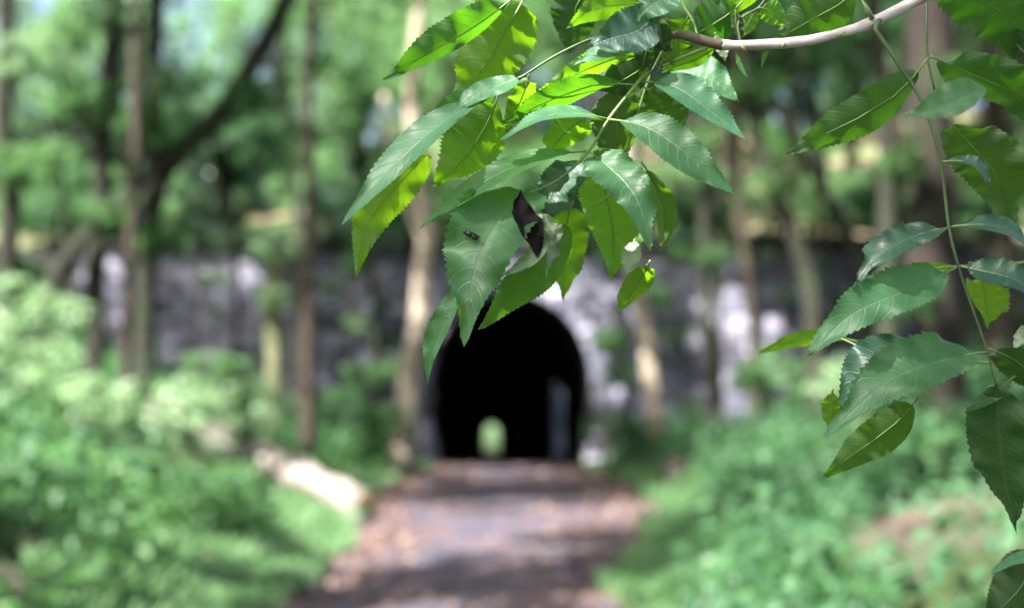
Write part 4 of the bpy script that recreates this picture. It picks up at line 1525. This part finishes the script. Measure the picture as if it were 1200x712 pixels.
# -- long leaf hanging at right
s8 = stalk([(1031, 24, .0), (1026, 34, -.004), (1034, 47, -.006), (1052, 74, -.008), (1080, 118, -.01), (1097, 165, -.012), (1106, 215, -.012), (1112, 266, -.012), (1123, 312, -.014), (1141, 365, -.014), (1157, 412, -.014), (1168, 454, -.012)],
           [.0022, .0022, .0018, .0016, .0015, .0014, .0013, .0013, .0012, .0011, .001, .0008], M_stalkdark)
leaflet((1106, 134), (1182, 266), 42, 20, 12, U, -.005, .04, L_deep, s8, -16, 0, seed=90)
leaflet((1103, 190), (1162, 222), 13, 58, 14, T, -.012, -.03, L_old, s8, -16, .004, seed=91)
leaflet((1111, 267), (996, 326), 25, 36, 16, T, -.012, -.045, L_old, s8, 10, .008, seed=92, wave=1.6)
leaflet((1114, 266), (1215, 300), 22, 60, 12, T, -.01, -.02, L_old, s8, -18, .004, seed=93)
leaflet((1123, 312), (944, 411), 30, 24, 14, T, -.014, -.055, L_leaf, s8, 8, .012, seed=94)
leaflet((1125, 312), (1222, 350), 26, 42, 12, T, -.012, -.04, L_old, s8, -8, .006, seed=95)
leaflet((1157, 412), (969, 503), 38, 30, 14, T, -.014, -.055, L_leaf, s8, 18, .014, seed=96)
leaflet((1157, 408), (1225, 462), 26, 34, 14, U, -.01, .02, L_old, s8, -10, 0, seed=97)
leaflet((1168, 452), (1191, 615), 42, 18, 14, U, -.012, .03, L_old, s8, 6, 0, seed=98, petiole=False)
leaflet((1190, 440), (1132, 475), 12, 48, 10, T, .01, -.01, L_leaf, s8, -4, .002, seed=99)
# behind it
s9 = stalk([(1240, 300, .12), (1180, 310, .10), (1120, 312, .08), (1070, 318, .07)], [.0013, .0012, .001, .0008])
leaflet((1125, 311), (1060, 319), 10, 55, 10, U, .08, .10, L_young, s9, 0, 0, seed=100)
leaflet((1135, 308), (1178, 312), 10, 60, 10, U, .08, .10, L_young, s9, 0, 0, seed=101)
leaflet((1150, 318), (1158, 376), 26, 20, 10, U, .10, .13, L_young, s9, 0, 0, seed=102)
s10 = stalk([(1250, 440, .12), (1160, 425, .08), (1090, 425, .05), (1020, 410, .05), (985, 396, .06)], [.0013, .0012, .001, .0009, .0008])
leaflet((1088, 398), (982, 482), 34, 20, 18, T, .02, .03, L_old, s10, 14, .008, seed=103)
leaflet((1080, 404), (1092, 440), 9, 30, 10, U, .03, .04, L_leaf, s10, 0, 0, seed=104)
leaflet((1005, 400), (886, 402), 14, 58, 10, U, .14, .16, L_young, s10, 5, 0, seed=105)
leaflet((1078, 462), (963, 545), 27, 34, 12, U, .01, .03, L_leaf, s10, -12, 0, seed=106)
leaflet((976, 455), (974, 508), 12, 20, 10, U, .02, .04, L_young, s10, 0, 0, seed=107)
leaflet((1215, 380), (1185, 408), 10, 20, 10, T, .05, .04, L_pale, s10, 0, 0, seed=108)
# -- leaf from the higher branch, right
s11 = stalk([(1092, -110, .10), (1086, -40, .06), (1086, 20, .04), (1087, 66, .035), (1095, 105, .03)], [.0015, .0013, .0012, .001, .0008], M_stalkdark)
leaflet((1088, 67), (920, 169), 30, 40, 14, U, .035, .05, L_deep, s11, -20, 0, seed=110)
leaflet((1090, 66), (1238, 165), 38, 30, 14, U, .035, .09, L_deep, s11, -18, 0, seed=111)
leaflet((1155, 103), (1060, 128), 22, 40, 14, T, -.10, -.11, L_leaf, s11, -6, .006, seed=112, petiole=False)
s12 = stalk([(1265, 70, .06), (1235, 40, .05), (1210, 10, .05), (1180, -30, .05)], [.0014, .0012, .001, .0008])
leaflet((1085, -25), (1215, 76), 44, 20, 12, U, .05, .09, L_deep, s12, -22, 0, seed=113)
leaflet((1240, 120), (1165, 30), 30, 30, 12, U, .07, .09, L_deep, s12, 6, 0, seed=114)
# -- leaf from the lower branch, bottom right
s13 = stalk([(1260, 610, -.04), (1235, 640, -.05), (1215, 655, -.05)], [.0014, .0012, .0009])
leaflet((1228, 642), (1150, 722), 36, 30, 16, U, -.06, -.05, L_old, s13, -8, 0, seed=115)
leaflet((1226, 646), (1158, 668), 14, 50, 10, T, -.06, -.08, L_leaf, s13, 0, .003, seed=116)

# little buds along the twig
for (px, py, dx, dy) in ((868, 52, 6, 8), (920, 50, -4, 6), (1022, 22, -12, -22), (985, 38, 4, 5)):
    mb = MB()
    mb.tube([atd(px, py, FOCUS) - EB, atd(px + dx * .5, py + dy * .5, FOCUS - .003) - EB, atd(px + dx, py + dy, FOCUS - .004) - EB], [.0022, .0021, .0006], 7)
    mb.build('bud', M_stalk, elder)

# extra compound leaves further up the same tree, outside the picture
src = [o for o in elder.children if o.name.startswith('leaf_stalk')]
mid_src = s8
for i, (off, rz) in enumerate((((0.715, 0.32, 0.51), 0.6), ((0.735, 0.34, 0.86), 2.0), ((0.715, 0.38, 1.41), 1.2), ((0.675, 0.30, -0.19), 3.4))):
    c = mid_src.copy()
    COL.objects.link(c)
    c.parent = elder
    c.location = off
    for ch in list(mid_src.children):
        d = ch.copy()
        COL.objects.link(d)
        d.parent = c

# small fly on the edge of the end leaflet
from mathutils.bvhtree import BVHTree
_m = end_leaf.data
_bv = BVHTree.FromPolygons([v.co + EB for v in _m.vertices], [tuple(p.vertices) for p in _m.polygons])
fp = atd(550, 274, FOCUS - 0.036)
for _px in (550, 553, 557, 562, 568, 575):
    _h = _bv.ray_cast(EYE, (atd(_px, 274, 1.0) - EYE).normalized())
    if _h[0] is not None:
        fp = _h[0] - (atd(_px, 274, 1.0) - EYE).normalized() * 0.0025
        break
fly = thing('fly', fp, 'small dark fly sitting on the left edge of the big middle leaflet', 'insect')
fx = (atd(560, 279, FOCUS) - atd(540, 269, FOCUS)).normalized()
q = fx.to_track_quat('X', 'Z')
fly.rotation_mode = 'QUATERNION'
fly.rotation_quaternion = q
mb = MB()
mb.blob((0.0, 0, 0), (0.0034, 0.0022, 0.0021), 10, 7)
mb.blob((-0.0036, 0, -0.0002), (0.0014, 0.0017, 0.0016), 10, 6)
mb.blob((0.0042, 0, -0.0004), (0.0034, 0.002, 0.0017), 10, 7)
mb.build('fly_body', M_fly, fly)
M_wing = plain_mat('smoky wing', (0.16, 0.15, 0.15), 0.25, 0.2, 300)
for sgn in (-1, 1):
    mb = MB()
    b0 = [Vector((0.0, sgn * .0008, .0021)), Vector((.003, sgn * .0030, .0024)), Vector((.0078, sgn * .0032, .0016)), Vector((.0086, sgn * .0015, .0014)), Vector((.004, sgn * .0004, .0026))]
    mb.v = b0 + [v - Vector((0, 0, .00012)) for v in b0]
    mb.f = [(0, 1, 2, 3, 4), (9, 8, 7, 6, 5)] + [(i, (i + 1) % 5, 5 + (i + 1) % 5, 5 + i) for i in range(5)]
    mb.build('wing', M_wing, fly, False)
    for k in (-1, 0, 1):
        mb = MB()
        mb.tube([(k * .0012, sgn * .0015, -.001), (k * .0026, sgn * .0034, -.0004), (k * .0034, sgn * .0044, -.0028)], [.0003, .00025, .00015], 5)
        mb.build('leg', M_fly, fly)

# tell look-alikes on the hill apart by their place from left to right
ORD = ('leftmost', 'second from left', 'third from left', 'fourth from left', 'fifth from left')
same = {}
for o in list(COL.objects):
    if o.parent is None and o.name.split('.')[0] in ('hillside_tree', 'hilltop_tree', 'hillside_shrub'):
        same.setdefault(o['label'], []).append(o)
for lb, lst in same.items():
    for o in lst:
        o['group'] = {'hillside_tree': 'trees on the hillside', 'hilltop_tree': 'trees on the hilltop', 'hillside_shrub': 'shrubs along the wall top'}[o.name.split('.')[0]]
    if len(lst) > 1:
        lst.sort(key=lambda q: q.location.x / q.location.y)
        for i, o in enumerate(lst):
            o['label'] = lb + ', ' + ('rightmost' if i == len(lst) - 1 else ORD[i])
